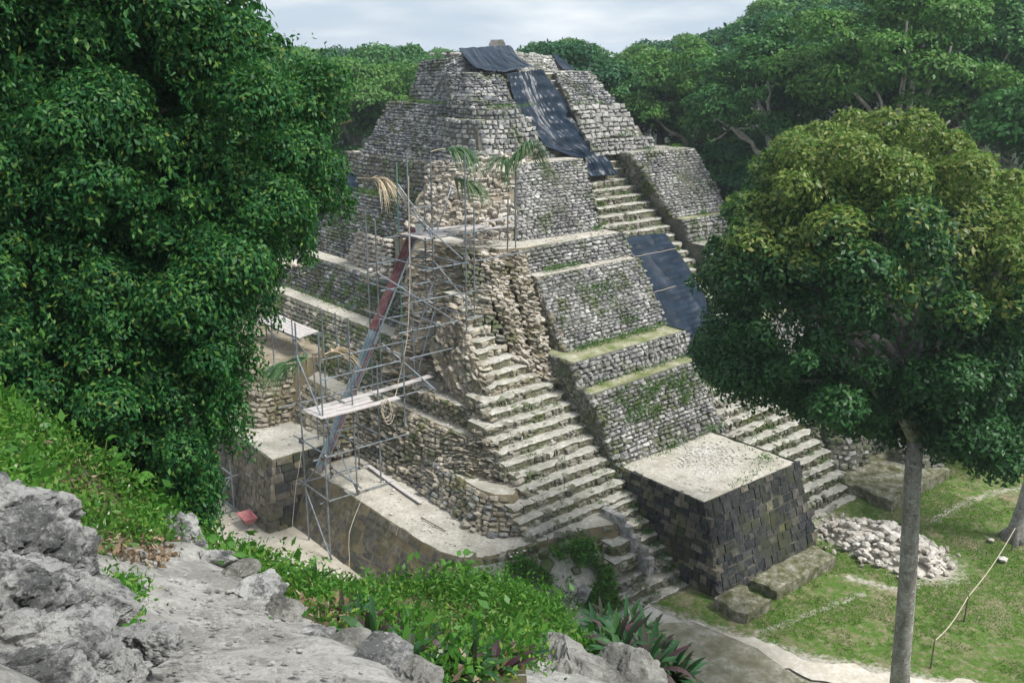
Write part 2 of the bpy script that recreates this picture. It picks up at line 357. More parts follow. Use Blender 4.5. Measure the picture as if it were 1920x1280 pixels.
def proto_mesh(kind, i, matname):
    key = (kind, i, matname)
    if key not in _pm:
        v, f = ROCKS[i] if kind == 'rock' else PRO[kind][i]
        me = bpy.data.meshes.new('stone'); me.from_pydata([tuple(x) for x in v], [], [tuple(int(a) for a in q) for q in f]); me.materials.append(M[matname]); me.update(); _pm[key] = me
    return _pm[key]
class Masonry:
    """collects stones; the ones that show largest become objects, the rest one mesh"""
    def __init__(s): s.rec = {}
    def put(s, kindname, part, proto, i, mt, c, X, Y, Z, l, h, d):
        m = np.eye(4); m[:3, 0] = X * l; m[:3, 1] = Y * h; m[:3, 2] = Z * d; m[:3, 3] = c
        s.rec.setdefault(kindname, []).append((part, proto, i, mt, m, l, h))
    def flush(s, root, limit):
        for kn, rec in s.rec.items():
            C = np.array([r[4][:3, 3] for r in rec]); p = proj(C)
            area = np.array([r[5] * r[6] for r in rec]) / p[:, 2] ** 2
            nz = np.array([r[4][:3, 2] / np.linalg.norm(r[4][:3, 2]) for r in rec])
            vis = ((CP - C) * nz).sum(1) / np.linalg.norm(CP - C, axis=1)
            ok = (p[:, 2] > 0) & (p[:, 0] > -20) & (p[:, 0] < 1940) & (p[:, 1] > -20) & (p[:, 1] < 1300)
            hid = (p[:, 0] < 480) | ((p[:, 0] > 1330) & (p[:, 1] < 760) & (p[:, 1] > 440))
            sc = area * np.clip(vis, .02, 1) * ok * np.where(hid, .02, 1)
            order = np.argsort(-sc); lim = limit.get(kn, 300)
            base = Vector(base_of(root))
            for j in order[:lim]:
                part, pr, i, mt, m, l, h = rec[j]
                o = bpy.data.objects.new(kn, proto_mesh(pr, i, mt)); COL.objects.link(o); o.parent = part
                mm = Matrix(m.tolist()); mm.translation -= Vector(base_of(part)); o.matrix_basis = mm
            rest = order[lim:]
            if len(rest):
                groups = {}
                for j in rest: groups.setdefault((rec[j][1], rec[j][2], rec[j][3]), []).append(rec[j][4])
                mats = sorted({g[2] for g in groups}); V, F, FM = [], [], []; k = 0
                for (pr, i, mt), ms in groups.items():
                    v, f = ROCKS[i] if pr == 'rock' else PRO[pr][i]
                    A = np.array(ms); v4 = np.c_[v, np.ones(len(v))]
                    P = np.einsum('nij,kj->nki', A, v4)[..., :3].reshape(-1, 3)
                    ff = (f[None] + (np.arange(len(A)) * len(v))[:, None, None]).reshape(-1, f.shape[1]) + k
                    V.append(P); F += [tuple(x) for x in ff.tolist()]; FM += [mats.index(mt)] * len(ff); k += len(P)
                o = mesh_obj(kn + '_masonry', np.concatenate(V), F, [M[x] for x in mats], root, fmat=FM)
                o['kind'] = 'stuff'
def resample(poly, s):
    p = np.asarray(poly, float); d = np.r_[0, np.cumsum(np.linalg.norm(np.diff(p, axis=0), axis=1))]; d /= d[-1]
    return np.stack([np.interp(s, d, p[:, k]) for k in range(p.shape[1])], -1)
def veneer(ms, kindname, part, bot, top, mt, ch=.21, sl=.42, dep=.22, proto='rough', jit=.10, skip=None, rot=.06, var=.35, out=.04, mt2=None, p2=0.0, first=0.0):
    """courses of separate stones over the ruled surface between two lines of site coordinates"""
    bot = np.asarray(bot, float); top = np.asarray(top, float)
    Lb = np.linalg.norm(np.diff(W(bot), axis=0), axis=1).sum(); Lt = np.linalg.norm(np.diff(W(top), axis=0), axis=1).sum()
    H = np.linalg.norm(W(resample(top, .5)) - W(resample(bot, .5)))
    if H < .05: return
    nc = max(1, round(H / ch)); e = np.cumsum(N.uniform(1 - var * .9, 1 + var * .9, nc)); e = np.r_[0, e / e[-1]]
    cen = None
    for k in range(nc):
        t0, t1 = e[k], e[k + 1]; tm = (t0 + t1) / 2; Lk = Lb * (1 - tm) + Lt * tm; x = -N.uniform(0, sl)
        while x < Lk:
            l = sl * N.uniform(1 - var, 1 + var * 1.5); xm = x + l / 2; x += l
            if xm < .02 or xm > Lk - .02: continue
            s = xm / Lk; ds = max(.3 * l / Lk, .002)
            def at(s_, t_): return W(resample(bot, s_) * (1 - t_) + resample(top, s_) * t_)
            tw = tm if proto == 'block' else tm + (t1 - t0) * 1.1 * float(fbm(np.array([xm * .7 + k * .13, k * .31 + Lk, 3.3]), 1.0, 2)); c = at(s, tw); X = at(min(s + ds, 1), tm) - at(max(s - ds, 0), tm); Y = at(s, t1) - at(s, t0); h = np.linalg.norm(Y)
            X /= np.linalg.norm(X) + 1e-9; Y = Y - X * (X @ Y); Y /= np.linalg.norm(Y) + 1e-9; Z = np.cross(X, Y)
            if Z @ (CP - c) < 0 and abs(Z[2]) < .95 and part.get('flip'): X, Z = -X, -Z
            a = N.normal(0, rot); X, Y = X * math.cos(a) + Y * math.sin(a), Y * math.cos(a) - X * math.sin(a)
            b = N.normal(0, rot); Y, Z = Y * math.cos(b) + Z * math.sin(b), Z * math.cos(b) - Y * math.sin(b)
            c = c + Z * (out - dep * .5 + N.normal(0, .3) * dep * jit * 3) + Y * N.normal(0, .04) * h
            if skip is not None and skip(s, tm): continue
            m_ = mt2 if (mt2 and N.random() < p2) else mt
            np_ = len(PRO[proto]) if proto != 'rock' else len(ROCKS)
            ms.put(kindname, part, proto, int(N.integers(np_)), m_, c, X, Y, Z, l * N.uniform(.88, 1.0), h * N.uniform(.80, 1.04) * (1 if N.random() > .12 else 1.35), dep * N.uniform(.8, 1.25))
def rough_surface(name, bot, top, m, parent, amp=.1, step=.25, sc=1.2, out=0.0):
    """one solid-looking battered face, roughened"""
    bot = np.asarray(bot, float); top = np.asarray(top, float)
    Lb = np.linalg.norm(np.diff(W(bot), axis=0), axis=1).sum(); H = np.linalg.norm(W(resample(top, .5)) - W(resample(bot, .5)))
    ns, nt_ = max(2, int(Lb / step)), max(2, int(H / step)); s = np.linspace(0, 1, ns); t = np.linspace(0, 1, nt_)
    P = np.stack([W(resample(bot, s) * (1 - a) + resample(top, s) * a) for a in t])
    du = np.gradient(P, axis=1); dt = np.gradient(P, axis=0); n = np.cross(du, dt); n /= np.linalg.norm(n, axis=-1, keepdims=True) + 1e-9
    P = P + n * (fbm(P, sc) * 2 * amp + out)[..., None]
    idx = np.arange(nt_ * ns).reshape(nt_, ns)
    F = np.stack([idx[:-1, :-1], idx[:-1, 1:], idx[1:, 1:], idx[1:, :-1]], -1).reshape(-1, 4)
    return mesh_obj(name, P.reshape(-1, 3), F, m, parent)
def prism(name, bot, top, side, cap, parent, inset=.10, grid=.45, amp=.035, worn=True):
    """battered solid: bot and top are rings of site coordinates of equal length; the cap is a gently uneven floor"""
    b = W(np.array(bot, float)); t = W(np.array(top, float)); n = len(b)
    mb = MB()
    mb.add(list(b) + list(t), [(i, (i + 1) % n, n + (i + 1) % n, n + i) for i in range(n)], 0)
    bm = bmesh.new(); vs = [bm.verts.new(x) for x in t]; f = bm.faces.new(vs); bm.normal_update()
    if f.normal.z < 0: f.normal_flip()
    bmesh.ops.triangulate(bm, faces=bm.faces[:])
    for _ in range(5):
        ed = [x for x in bm.edges if x.calc_length() > grid * 2]
        if not ed or len(bm.verts) > 2500: break
        bmesh.ops.subdivide_edges(bm, edges=ed, cuts=1); bmesh.ops.triangulate(bm, faces=bm.faces[:])
    bm.verts.index_update(); bd = {v.index for v in bm.verts if v.is_boundary}
    P = np.array([v.co for v in bm.verts]); P[:, 2] += fbm(P, .8) * 2 * amp + fbm(P, 4) * amp * .7; P[:, 2] -= (1 if worn else 0) * np.array([v.is_boundary for v in bm.verts]) * (.02 + .10 * vn(P, 1.9))
    mb.add(P, [tuple(v.index for v in q.verts) for q in bm.faces], 1); bm.free()
    return mb.build(name, [side, cap], parent)
def ring(front, zf, back_u=None, back_v=None): return None

# ------------------------------------------------------------------ THE SETTING: ground
def sheet(name, poly, z, m, step=1.0, amp=.0, sc=.3):
    bm = bmesh.new(); vs = [bm.verts.new((p[0], p[1], z)) for p in poly]; f = bm.faces.new(vs); bm.normal_update()
    if f.normal.z < 0: f.normal_flip()
    bmesh.ops.triangulate(bm, faces=bm.faces[:])
    for _ in range(7):
        ed = [x for x in bm.edges if x.calc_length() > step * 1.6]
        if not ed or len(bm.verts) > 9000: break
        bmesh.ops.subdivide_edges(bm, edges=ed, cuts=1); bmesh.ops.triangulate(bm, faces=bm.faces[:])
    P = np.array([v.co for v in bm.verts]); P[:, 2] += fbm(P, sc) * 2 * amp
    fs = [tuple(v.index for v in q.verts) for q in bm.faces]; bm.free()
    return tag(mesh_obj(name, P, fs, m), kind='structure')
BIG = 2500
tag(mesh_obj('ground', [(-BIG, -BIG, -.25), (BIG, -BIG, -.25), (BIG, BIG, -.25), (-BIG, BIG, -.25)], [(0, 1, 2, 3)], M['forestfloor']), kind='structure')
def wxy(*pts): return [tuple(W((u, v, 0))[:2]) for u, v in pts]
lu, lv = np.meshgrid(np.linspace(14, 62, 200), np.linspace(-12, 34, 200)); LP = np.stack([lu, lv, np.zeros_like(lu)], -1); LW = W(LP); LW[..., 2] = -.03 + fbm(LW, .3) * .12 + fbm(LW, 2.5, 2) * .03
def dist_poly(P2, line):
    d = np.full(P2.shape[:-1], 1e9)
    for a, b_ in zip(line[:-1], line[1:]):
        a, b_ = np.array(a), np.array(b_); t = np.clip(((P2 - a) @ (b_ - a)) / ((b_ - a) @ (b_ - a)), 0, 1); d = np.minimum(d, np.linalg.norm(P2 - a - t[..., None] * (b_ - a), axis=-1))
    return d
def ln(*p): return [at_z(x, y, 0)[:2] for x, y in p]
PATH_C = ln((1200, 1150), (1300, 1185), (1400, 1218), (1500, 1250), (1690, 1285), (1960, 1330))
worn = np.maximum.reduce([1.05 - dist_poly(LP[..., :2], PATH_C) / 1.5, .55 - dist_poly(LP[..., :2], ln((1410, 1190), (1490, 1160), (1560, 1132), (1620, 1112))) / .8, .62 - dist_poly(LP[..., :2], ln((1590, 1080), (1680, 1105), (1740, 1085))) / 1.0,
    .58 - dist_poly(LP[..., :2], ln((1750, 975), (1800, 945), (1860, 922), (1960, 905))) / 1.0, 1.0 - dist_poly(LP[..., :2], [(37.2, 16.8), (37.2, 20.6)]) / 2.6, .5 - dist_poly(LP[..., :2], ln((1850, 1005), (1885, 1010))) / .6])
nl_ = lu.shape; idx = np.arange(lu.size).reshape(nl_); LF = np.stack([idx[:-1, :-1], idx[:-1, 1:], idx[1:, 1:], idx[1:, :-1]], -1).reshape(-1, 4)
keep = ~((LP[..., 0].ravel()[LF].mean(1) < 24.2) & (LP[..., 1].ravel()[LF].mean(1) > 24.5)); LF = LF[keep]
lawn = tag(mesh_obj('lawn', LW.reshape(-1, 3), LF, M['lawn'], None, None, True), kind='structure')
at__ = lawn.data.attributes.new('worn', 'FLOAT', 'POINT'); at__.data.foreach_set('value', np.clip(worn, 0, 1).ravel().astype(np.float32))
sheet('plaza', wxy((6, 28), (14, 22), (22, 23), (24.1, 26), (24.1, 56), (8, 62), (2, 45)), .09, M['dirt'], .6, .04)
pe = []
for sgn in (1, -1):
    L_ = resample_line(PATH_C, 60); nrm_ = np.gradient(L_, axis=0); nrm_ = np.c_[-nrm_[:, 1], nrm_[:, 0]] / np.linalg.norm(nrm_, axis=1)[:, None]
    e_ = L_ + nrm_ * sgn * (.62 + fbm(np.c_[L_ * 1.0, np.full(60, sgn * 7.0)], 1.4, 4) * 1.3)[:, None]; pe += [tuple(x) for x in (e_ if sgn == 1 else e_[::-1])]
sheet('path', wxy(*pe), .07, M['path'], .4, .05, 1.5)

# ------------------------------------------------------------------ THE PYRAMID
PB = W((32, 36, 0)); pyr = thing('stepped_pyramid', 'huge stepped limestone pyramid half restored with black sheets on its stair', 'pyramid', tuple(PB))
ms = Masonry()
def terrace(bot, top, back_b, back_t, side, cap, name='terrace', **k):
    p = prism(name, list(bot) + list(back_b), list(top) + list(back_t), M[side], M[cap], pyr, **k); return p
def inner(line, d):          # push a facing line a little inwards so the stones stand proud of the mortar
    q = np.array(line, float); t = np.gradient(q[:, :2], axis=0); t /= np.linalg.norm(t, axis=1, keepdims=True) + 1e-9
    q[:, 0] -= t[:, 1] * d; q[:, 1] += t[:, 0] * d; return [tuple(x) for x in q]
def wallT(bot, top, back_b, back_t, side, cap, stone, **k):
    pk = {a: k.pop(a) for a in ('amp', 'grid') if a in k}
    p = terrace(inner(bot, .13), inner(top, .07), back_b, back_t, side, cap, **pk)
    veneer(ms, k.pop('kn', 'wall_stone'), p, bot, top, stone, **k); return p
VB = 52.0
# --- front (stair) side, left bulk, bottom up (lines run left to right)
p = wallT([(28.2, 26.2, 3.4), (35.6, 26.3, 3.4)], [(28.25, 28.25, 6.6), (35.9, 28.5, 6.6)], [(35.6, VB, 3.4), (28.2, VB, 3.4)], [(35.9, VB, 6.6), (28.25, VB, 6.6)], 'mortar', 'grasstop', 'grey', ch=.19, sl=.35, mt2='mossy', p2=.2)
veneer(ms, 'wall_stone', p, [(28.2, 31, 5.0), (28.2, 26.2, 3.2)], [(28.22, 31, 7.0), (28.25, 28.25, 6.6)], 'mossy', ch=.22, sl=.42)
mesh = terrace([(28.21, 24.5, 0), (41.2, 24.5, 0)], [(28.22, 26.6, 3.4), (36, 26.6, 3.4)], [(41.2, VB, 0), (28.21, VB, 0)], [(36, VB, 3.4), (28.22, VB, 3.4)], 'mortar', 'grasstop', 'stair_fill')
p = wallT([(28.2, 29.05, 6.5), (36.3, 29.3, 6.5)], [(28.25, 29.35, 7.8), (36.2, 29.6, 7.8)], [(36.3, VB, 6.5), (28.2, VB, 6.5)], [(36.2, VB, 7.8), (28.25, VB, 7.8)], 'mortar', 'grasstop', 'grey', ch=.19, sl=.36)
veneer(ms, 'wall_stone', p, [(28.2, 32, 6.8), (28.2, 29.05, 6.5)], [(28.22, 32, 7.8), (28.25, 29.35, 7.8)], 'mossy', ch=.22, sl=.4)
p = wallT([(29.0, 30.75, 7.8), (36.4, 30.95, 7.8)], [(29.75, 33.55, 10.75), (36.9, 33.6, 10.75)], [(36.4, VB, 7.8), (29.0, VB, 7.8)], [(36.9, VB, 10.75), (29.75, VB, 10.75)], 'mortar', 'plaster', 'grey', ch=.185, sl=.34, mt2='mossy', p2=.05)
veneer(ms, 'wall_stone', p, [(29.0, 33.5, 7.8), (29.0, 30.75, 7.8)], [(29.75, 36, 10.75), (29.75, 33.55, 10.75)], 'tan', ch=.22, sl=.4)
p = wallT([(29.85, 34.35, 10.75), (37.2, 34.2, 10.75)], [(29.7, 35.05, 11.85), (37.3, 35.1, 11.85)], [(37.2, VB, 10.75), (29.85, VB, 10.75)], [(37.3, VB, 11.85), (29.7, VB, 11.85)], 'mortar', 'plaster', 'grey', ch=.2, sl=.36, dep=.26)
p = wallT([(30.9, 36.35, 11.85), (36.9, 36.45, 11.85)], [(33.1, 39.0, 15.4), (37.9, 38.8, 15.4)], [(36.9, VB, 11.85), (30.9, VB, 11.85)], [(37.9, VB, 15.4), (33.1, VB, 15.4)], 'mortar', 'plaster', 'grey', ch=.185, sl=.34)
# --- inner walls that flank the main stair
veneer(ms, 'wall_stone', p, [(36.9, 36.45, 11.85), (36.9, 40, 13.2)], [(37.9, 38.8, 15.4), (37.9, 40.3, 15.4)], 'mossy', ch=.24, sl=.42)
# --- front side, right bulk
p = wallT([(41.6, 24.0, 0), (47.4, 24.2, 0)], [(41.6, 25.4, 2.7), (46.6, 25.6, 2.7)], [(47.4, VB, 0), (41.6, VB, 0)], [(46.6, VB, 2.7), (41.6, VB, 2.7)], 'mortar', 'grasstop', 'mossy', ch=.26, sl=.46)
veneer(ms, 'wall_stone', p, [(41.45, 29, 2.4), (41.45, 24.0, 0)], [(41.5, 29, 5), (41.5, 25.4, 2.8)], 'mossy', ch=.26, sl=.46, mt2='white', p2=.15)
p = wallT([(41.8, 26.6, 2.7), (47.6, 26.6, 2.7)], [(41.9, 29.2, 7.4), (47.5, 29.2, 7.4)], [(47.6, VB, 2.7), (41.8, VB, 2.7)], [(47.5, VB, 7.4), (41.9, VB, 7.4)], 'mortar', 'grasstop', 'grey', ch=.26, sl=.5)
p = wallT([(42.0, 30.5, 7.4), (47.8, 30.5, 7.4)], [(42.3, 33.6, 10.7), (47.8, 33.7, 10.7)], [(47.8, VB, 7.4), (42.0, VB, 7.4)], [(47.8, VB, 10.7), (42.3, VB, 10.7)], 'mortar', 'greytop', 'upper', ch=.24, sl=.42)
p = wallT([(42.35, 34.7, 10.7), (47.6, 34.5, 10.7)], [(42.3, 35.2, 11.95), (47.4, 35.1, 11.95)], [(47.6, VB, 10.7), (42.35, VB, 10.7)], [(47.4, VB, 11.95), (42.3, VB, 11.95)], 'mortar', 'grasstop', 'grey', ch=.22, sl=.38, mt2='mossy', p2=.15)
p = wallT([(42.3, 35.9, 11.95), (47.1, 35.7, 11.95)], [(41.7, 38.9, 15.45), (46.6, 38.2, 15.5)], [(47.1, VB, 11.95), (42.3, VB, 11.95)], [(46.6, VB, 15.5), (41.7, VB, 15.45)], 'mortar', 'greytop', 'grey', ch=.18, sl=.32)
veneer(ms, 'wall_stone', p, [(41.85, 39.8, 14.2), (42.25, 35.9, 11.8)], [(41.62, 40.5, 15.45), (41.62, 38.9, 15.45)], 'mossy', ch=.24, sl=.42)
# --- upper tiers right of the stair
def upper(u0, u1, v0, z0, u0t, u1t, v1, z1, mt, cap='greytop', **k):
    return wallT([(u0, v0, z0), (u1, v0, z0)], [(u0t, v1, z1), (u1t, v1, z1)], [(u1 + .3, 47, z0), (u1 + .3, VB, z0), (u0, VB, z0)], [(u1t + .3, 47, z1), (u1t + .3, VB, z1), (u0t, VB, z1)], 'mortar', cap, mt, **k)
upper(39.4, 44.9, 39.7, 15.3, 39.4, 44.6, 39.95, 16.2, 'white', ch=.22, sl=.4)
upper(39.3, 44.3, 40.3, 16.2, 39.3, 44.0, 40.5, 16.8, 'white', ch=.28, sl=.5)
upper(39.3, 43.9, 40.7, 16.8, 39.1, 43.2, 41.1, 18.1, 'white', ch=.3, sl=.5)
upper(39.2, 43.0, 41.4, 18.1, 39.6, 42.5, 43.2, 19.97, 'upper', ch=.155, sl=.3, mt2='white', p2=.3, var=.6)
# --- upper tiers left of the stair, turning the corner to the left face
def cornerT(bot, top, side, cap, stone, **k):
    zb, zt = bot[0][2], top[0][2]
    return wallT(bot, top, [(bot[-1][0], bot[0][1] + .02, zb)], [(top[-1][0], top[0][1] + .02, zt)], side, cap, stone, **k)
cornerT([(32.2, 46.5, 15.3), (31.0, 42.4, 15.3), (31.8, 40.5, 15.3), (36.9, 40.1, 15.3)], [(33.0, 46.5, 17.6), (31.6, 42.6, 17.6), (32.0, 41.0, 17.6), (35.4, 40.75, 17.6)], 'mortar', 'grasstop', 'white', ch=.27, sl=.36, mt2='upper', p2=.5)
cornerT([(33.3, 46.5, 17.6), (32.2, 42.4, 17.6), (32.9, 41.1, 17.6), (35.3, 41.0, 17.6)], [(33.3, 46.5, 18.12), (32.2, 42.5, 18.12), (33.0, 41.2, 18.12), (35.2, 41.15, 18.12)], 'mortar', 'grasstop', 'upper', ch=.22, sl=.36)
cornerT([(33.9, 49.3, 18.1), (32.3, 43.6, 18.1), (32.4, 41.9, 18.1), (35.15, 41.5, 18.1)], [(35.0, 49.3, 19.97), (33.0, 44.8, 19.97), (33.2, 43.4, 19.97), (35.6, 43.25, 19.97)], 'mortar', 'greytop', 'upper', ch=.155, sl=.32, mt2='white', p2=.2, var=.6)
cornerT([(33.5, 49.6, 18.2), (33.1, 45.6, 18.4), (33.8, 44.6, 19.6), (38, 44.2, 19.6)], [(34.3, 49.5, 20.55), (34.0, 46.2, 20.75), (34.3, 45.3, 20.9), (38, 45.2, 20.95)], 'mortar', 'greytop', 'upper', ch=.155, sl=.3, mt2='white', p2=.2, var=.6)
p = wallT([(38.0, 44.3, 19.6), (43.2, 45.4, 19.6)], [(38.0, 45.8, 21.1), (42.2, 46.6, 20.85)], [(43.2, VB, 19.6), (38.0, VB, 19.6)], [(42.2, VB, 20.85), (38.0, VB, 21.1)], 'mortar', 'greytop', 'white', ch=.2, sl=.34)
# little altar-like stub on the summit
mb = MB(); pr_ = [(-.56, -.5), (-.56, .3), (-.42, .6), (.36, .62), (.5, .35), (.58, -.5)]
c0 = W(at_plane(933, 92, (0, 1, 0), 50.0)) - np.array([0, 0, .05])
X_ = np.array([1.0, 0, 0]); Yb = np.array([0, 1.0, 0])
vv = [c0 + X_ * a + np.array([0, 0, b]) + Yb * s for s in (-.5, .5) for a, b in pr_]
mb.add(vv, [tuple(range(5, -1, -1)), tuple(range(6, 12))] + [(i, (i + 1) % 6, 6 + (i + 1) % 6, 6 + i) for i in range(6)])
mb.build('summit_block', M['white'], pyr)
mb = MB()
for k in range(26):
    q = W((34.5 + 8 * R.random(), 46.5 + 3 * R.random(), 20.95)); v, f = ROCKS[k % 9]; s = R.uniform(.2, .5)
    mb.add(v * np.array([s * 1.3, s, s * .8]) + q, [tuple(int(a) for a in x) for x in f])
o = mb.build('summit_rubble', M['white'], pyr); o['kind'] = 'stuff'

# --- left face (lines run from far to near so that the outside is on the left)
def leftT(bot, top, side, cap, stone, ub=44, **k):
    zb, zt = bot[0][2], top[0][2]
    return wallT(bot, top, [(ub, bot[-1][1] + 2.6, zb), (ub, bot[0][1], zb)], [(ub, top[-1][1] + 2.6, zt), (ub, top[0][1], zt)], side, cap, stone, **k)
L0b = [(18.0, 37.4, 0), (18.0, 28.6, 0), (18.15, 27.2, 0), (18.6, 26.0, 0), (19.6, 25.1, 0), (21.6, 24.5, 0), (24.2, 24.0, 0), (26.1, 23.7, 0)]
L0t = [(19.1, 37.4, 2.6), (19.1, 28.4, 2.6), (19.2, 27.2, 2.6), (19.55, 26.3, 2.6), (20.3, 25.7, 2.6), (22.4, 25.35, 2.6), (24.9, 24.85, 2.6), (26.3, 24.3, 2.6)]
p = terrace(L0b, L0t, [(26.1, 37.4, 0)], [(26.3, 37.4, 2.6)], 'tanmortar', 'plaster', 'ledge', grid=.3, amp=.04)
veneer(ms, 'wall_block', p, L0b[:4], L0t[:4], 'lblock', ch=.42, sl=.62, dep=.2, proto='block', jit=.03, rot=.015, out=.012)
veneer(ms, 'rubble_stone', p, L0b[3:], L0t[3:], 'mossy', ch=.34, sl=.45, dep=.4, jit=.25, rot=.2, out=.05)
# rubble walls over the ledge
a_b = [(21.55, 32.3, 2.6), (21.35, 29.2, 2.6), (21.15, 27.8, 2.6), (21.35, 26.8, 2.6), (22.3, 26.05, 2.6)]
a_t = [(22.35, 32.6, 3.95), (22.0, 29.6, 3.95), (21.95, 28.3, 3.95), (22.15, 27.5, 3.95), (22.7, 27.0, 3.95)]
p = leftT(a_b, a_t, 'tanmortar', 'plaster', 'tan', 27.5, ch=.2, sl=.34, dep=.34, jit=.22, rot=.16, out=.07, mt2='grey', p2=.3, kn='rubble_stone')
b_b = [(21.6, 38.5, 2.6), (21.55, 34, 2.6), (21.65, 31.8, 2.6), (22.2, 29.9, 3.7), (22.85, 28.7, 3.9), (23.2, 27.9, 3.9)]
b_t = [(23.0, 38.5, 5.25), (22.95, 34, 5.25), (23.0, 32, 5.25), (23.15, 30.2, 5.25), (23.2, 29.2, 5.25), (23.3, 28.7, 5.25)]
p = leftT(b_b, b_t, 'tanmortar', 'plaster', 'tan', 27.5, ch=.2, sl=.34, dep=.34, jit=.22, rot=.16, out=.07, mt2='mossy', p2=.22, kn='rubble_stone')
c_b = [(23.55, 36.2, 5.2), (23.55, 33.2, 5.2), (23.75, 30.8, 5.2), (23.9, 30.1, 5.2)]
c_t = [(23.6, 36.4, 6.12), (23.55, 33.4, 6.12), (23.7, 31, 6.12), (23.85, 30.4, 6.12)]
p = leftT(c_b, c_t, 'tanmortar', 'plaster', 'tan', 27.5, ch=.15, sl=.36, dep=.25, rot=.1, mt2='mossy', p2=.3, kn='rubble_stone')
# slope of rubble above the corner platform
p = leftT([(19.5, 52, 3.2), (19.5, 39.0, 2.6), (19.9, 38.1, 2.5), (21.4, 37.4, 2.5)], [(22.0, 52, 4.95), (22.0, 39.6, 4.95), (22.2, 39.0, 4.95), (22.7, 38.6, 4.95)], 'tanmortar', 'plaster', 'tan', 27, ch=.25, sl=.42, dep=.36, jit=.25, rot=.2, out=.06, mt2='mossy', p2=.12, kn='rubble_stone')
p = leftT([(17.9, 52, 3.3), (17.9, 42.6, 3.3), (18.6, 41.4, 3.3), (20.2, 41.2, 3.3)], [(19.4, 52, 5.9), (19.4, 43.2, 5.9), (19.8, 42.4, 5.9), (21.2, 42.2, 5.9)], 'tanmortar', 'eroded', 'tan', 25, ch=.25, sl=.42, dep=.36, jit=.22, rot=.15, out=.06, kn='rubble_stone')
p = leftT([(23.1, 53, 4.9), (23.1, 36.9, 4.9), (23.8, 36.2, 4.9)], [(25.0, 53, 7.4), (25.0, 37.4, 7.4), (25.5, 36.8, 7.4)], 'mortar', 'plaster', 'mossy', 44, ch=.22, sl=.38, mt2='tan', p2=.3)
p = leftT([(26.1, 53, 7.4), (26.1, 38.2, 7.4), (26.7, 37.6, 7.4)], [(27.0, 53, 9.4), (27.0, 38.9, 9.4), (27.5, 38.3, 9.4)], 'mortar', 'plaster', 'mossy', 44, ch=.22, sl=.38, mt2='upper', p2=.3)
p = leftT([(28.2, 53, 9.4), (28.2, 39.4, 9.4)], [(30.0, 53, 13.0), (30.0, 40.6, 13.0)], 'mortar', 'greytop', 'upper', 44, ch=.18, sl=.36, var=.6, mt2='mossy', p2=.45)
p = leftT([(30.3, 53, 13.0), (30.3, 41.0, 13.0)], [(31.0, 53, 15.2), (31.0, 42.2, 15.2)], 'mortar', 'plaster', 'mossy', 44, ch=.24, sl=.42, mt2='upper', p2=.3)
p = leftT([(31.2, 51.4, 15.2), (31.3, 43, 15.2)], [(33.0, 51.0, 18.2), (32.9, 44.0, 18.2)], 'mortar', 'greytop', 'upper', 44, ch=.165, sl=.32, var=.6, mt2='mossy', p2=.15)
p = leftT([(31.3, 52.4, 15.0), (31.3, 50.0, 15.0)], [(32.1, 52.0, 16.0), (32.1, 50.6, 16.1)], 'mortar', 'greytop', 'upper', 44, ch=.22, sl=.38)
# eroded heart of the corner between the ribs and the left terraces
er = [([(23.6, 38.0, 6.1), (24.3, 36.6, 6.1), (24.9, 35.4, 6.1), (25.2, 34.2, 6.1), (25.35, 33.5, 8.4)], [(24.9, 38.4, 8.2), (25.2, 37.3, 8.2), (25.6, 36.2, 8.2), (25.8, 34.9, 8.3), (25.7, 34.2, 9.6)]),
      ([(24.9, 38.4, 8.2), (25.2, 37.3, 8.2), (25.6, 36.2, 8.2), (25.8, 34.9, 8.3), (25.7, 34.2, 9.6), (26.9, 33.4, 9.4)], [(26.2, 39.4, 10.4), (26.5, 38.2, 10.4), (26.8, 37.0, 10.4), (27.0, 36.0, 10.6), (27.2, 35.2, 10.7), (27.6, 34.8, 10.8)]),
      ([(26.2, 39.4, 10.4), (26.5, 38.2, 10.4), (26.8, 37.0, 10.4), (27.0, 36.0, 10.6), (27.2, 35.2, 10.7), (27.6, 34.8, 10.8)], [(26.9, 40.4, 12.1), (27.2, 38.8, 12.1), (27.5, 37.5, 12.1), (27.9, 36.4, 12.05), (28.2, 35.8, 12.0), (28.6, 35.4, 11.95)])]
ep = None
for a, b in er:
    o = rough_surface('eroded_core', a, b, M['eroded'], pyr, .2, .14, 1.3)
    ep = o
    veneer(ms, 'rubble_stone', o, a, b, 'tan', ch=.14, sl=.42, dep=.36, jit=.3, rot=.12, out=.07, mt2='rubble', p2=.3, skip=lambda s, t: N.random() < .12)
o = rough_surface('eroded_core', [(24.3, 34.9, 7.9), (24.2, 33.0, 6.15), (24.15, 31.2, 6.1)], [(25.55, 34.9, 10.2), (24.95, 33.0, 8.9), (24.5, 31.1, 7.2)], M['eroded'], pyr, .12, .14, 1.3)
veneer(ms, 'rubble_stone', o, [(24.3, 34.9, 7.9), (24.2, 33.0, 6.15), (24.15, 31.2, 6.1)], [(25.55, 34.9, 10.2), (24.95, 33.0, 8.9), (24.5, 31.1, 7.2)], 'tan', ch=.17, sl=.36, dep=.36, jit=.3, rot=.18, out=.06, mt2='mossy', p2=.15)
# floor behind the brow at z = 12 and its plaster strip
terrace([(26.9, 41.5, 10.4), (27.2, 38.8, 10.4), (27.9, 36.4, 10.4), (28.8, 35.3, 10.4), (30.2, 35.0, 10.4)], [(26.9, 41.5, 12.04), (27.2, 38.8, 12.04), (27.9, 36.4, 12.02), (28.8, 35.3, 11.98), (30.2, 35.0, 11.9)], [(36, 36, 10.4), (36, 44, 10.4)], [(36, 36, 11.8), (36, 44, 12.04)], 'eroded', 'plaster', 'brow')
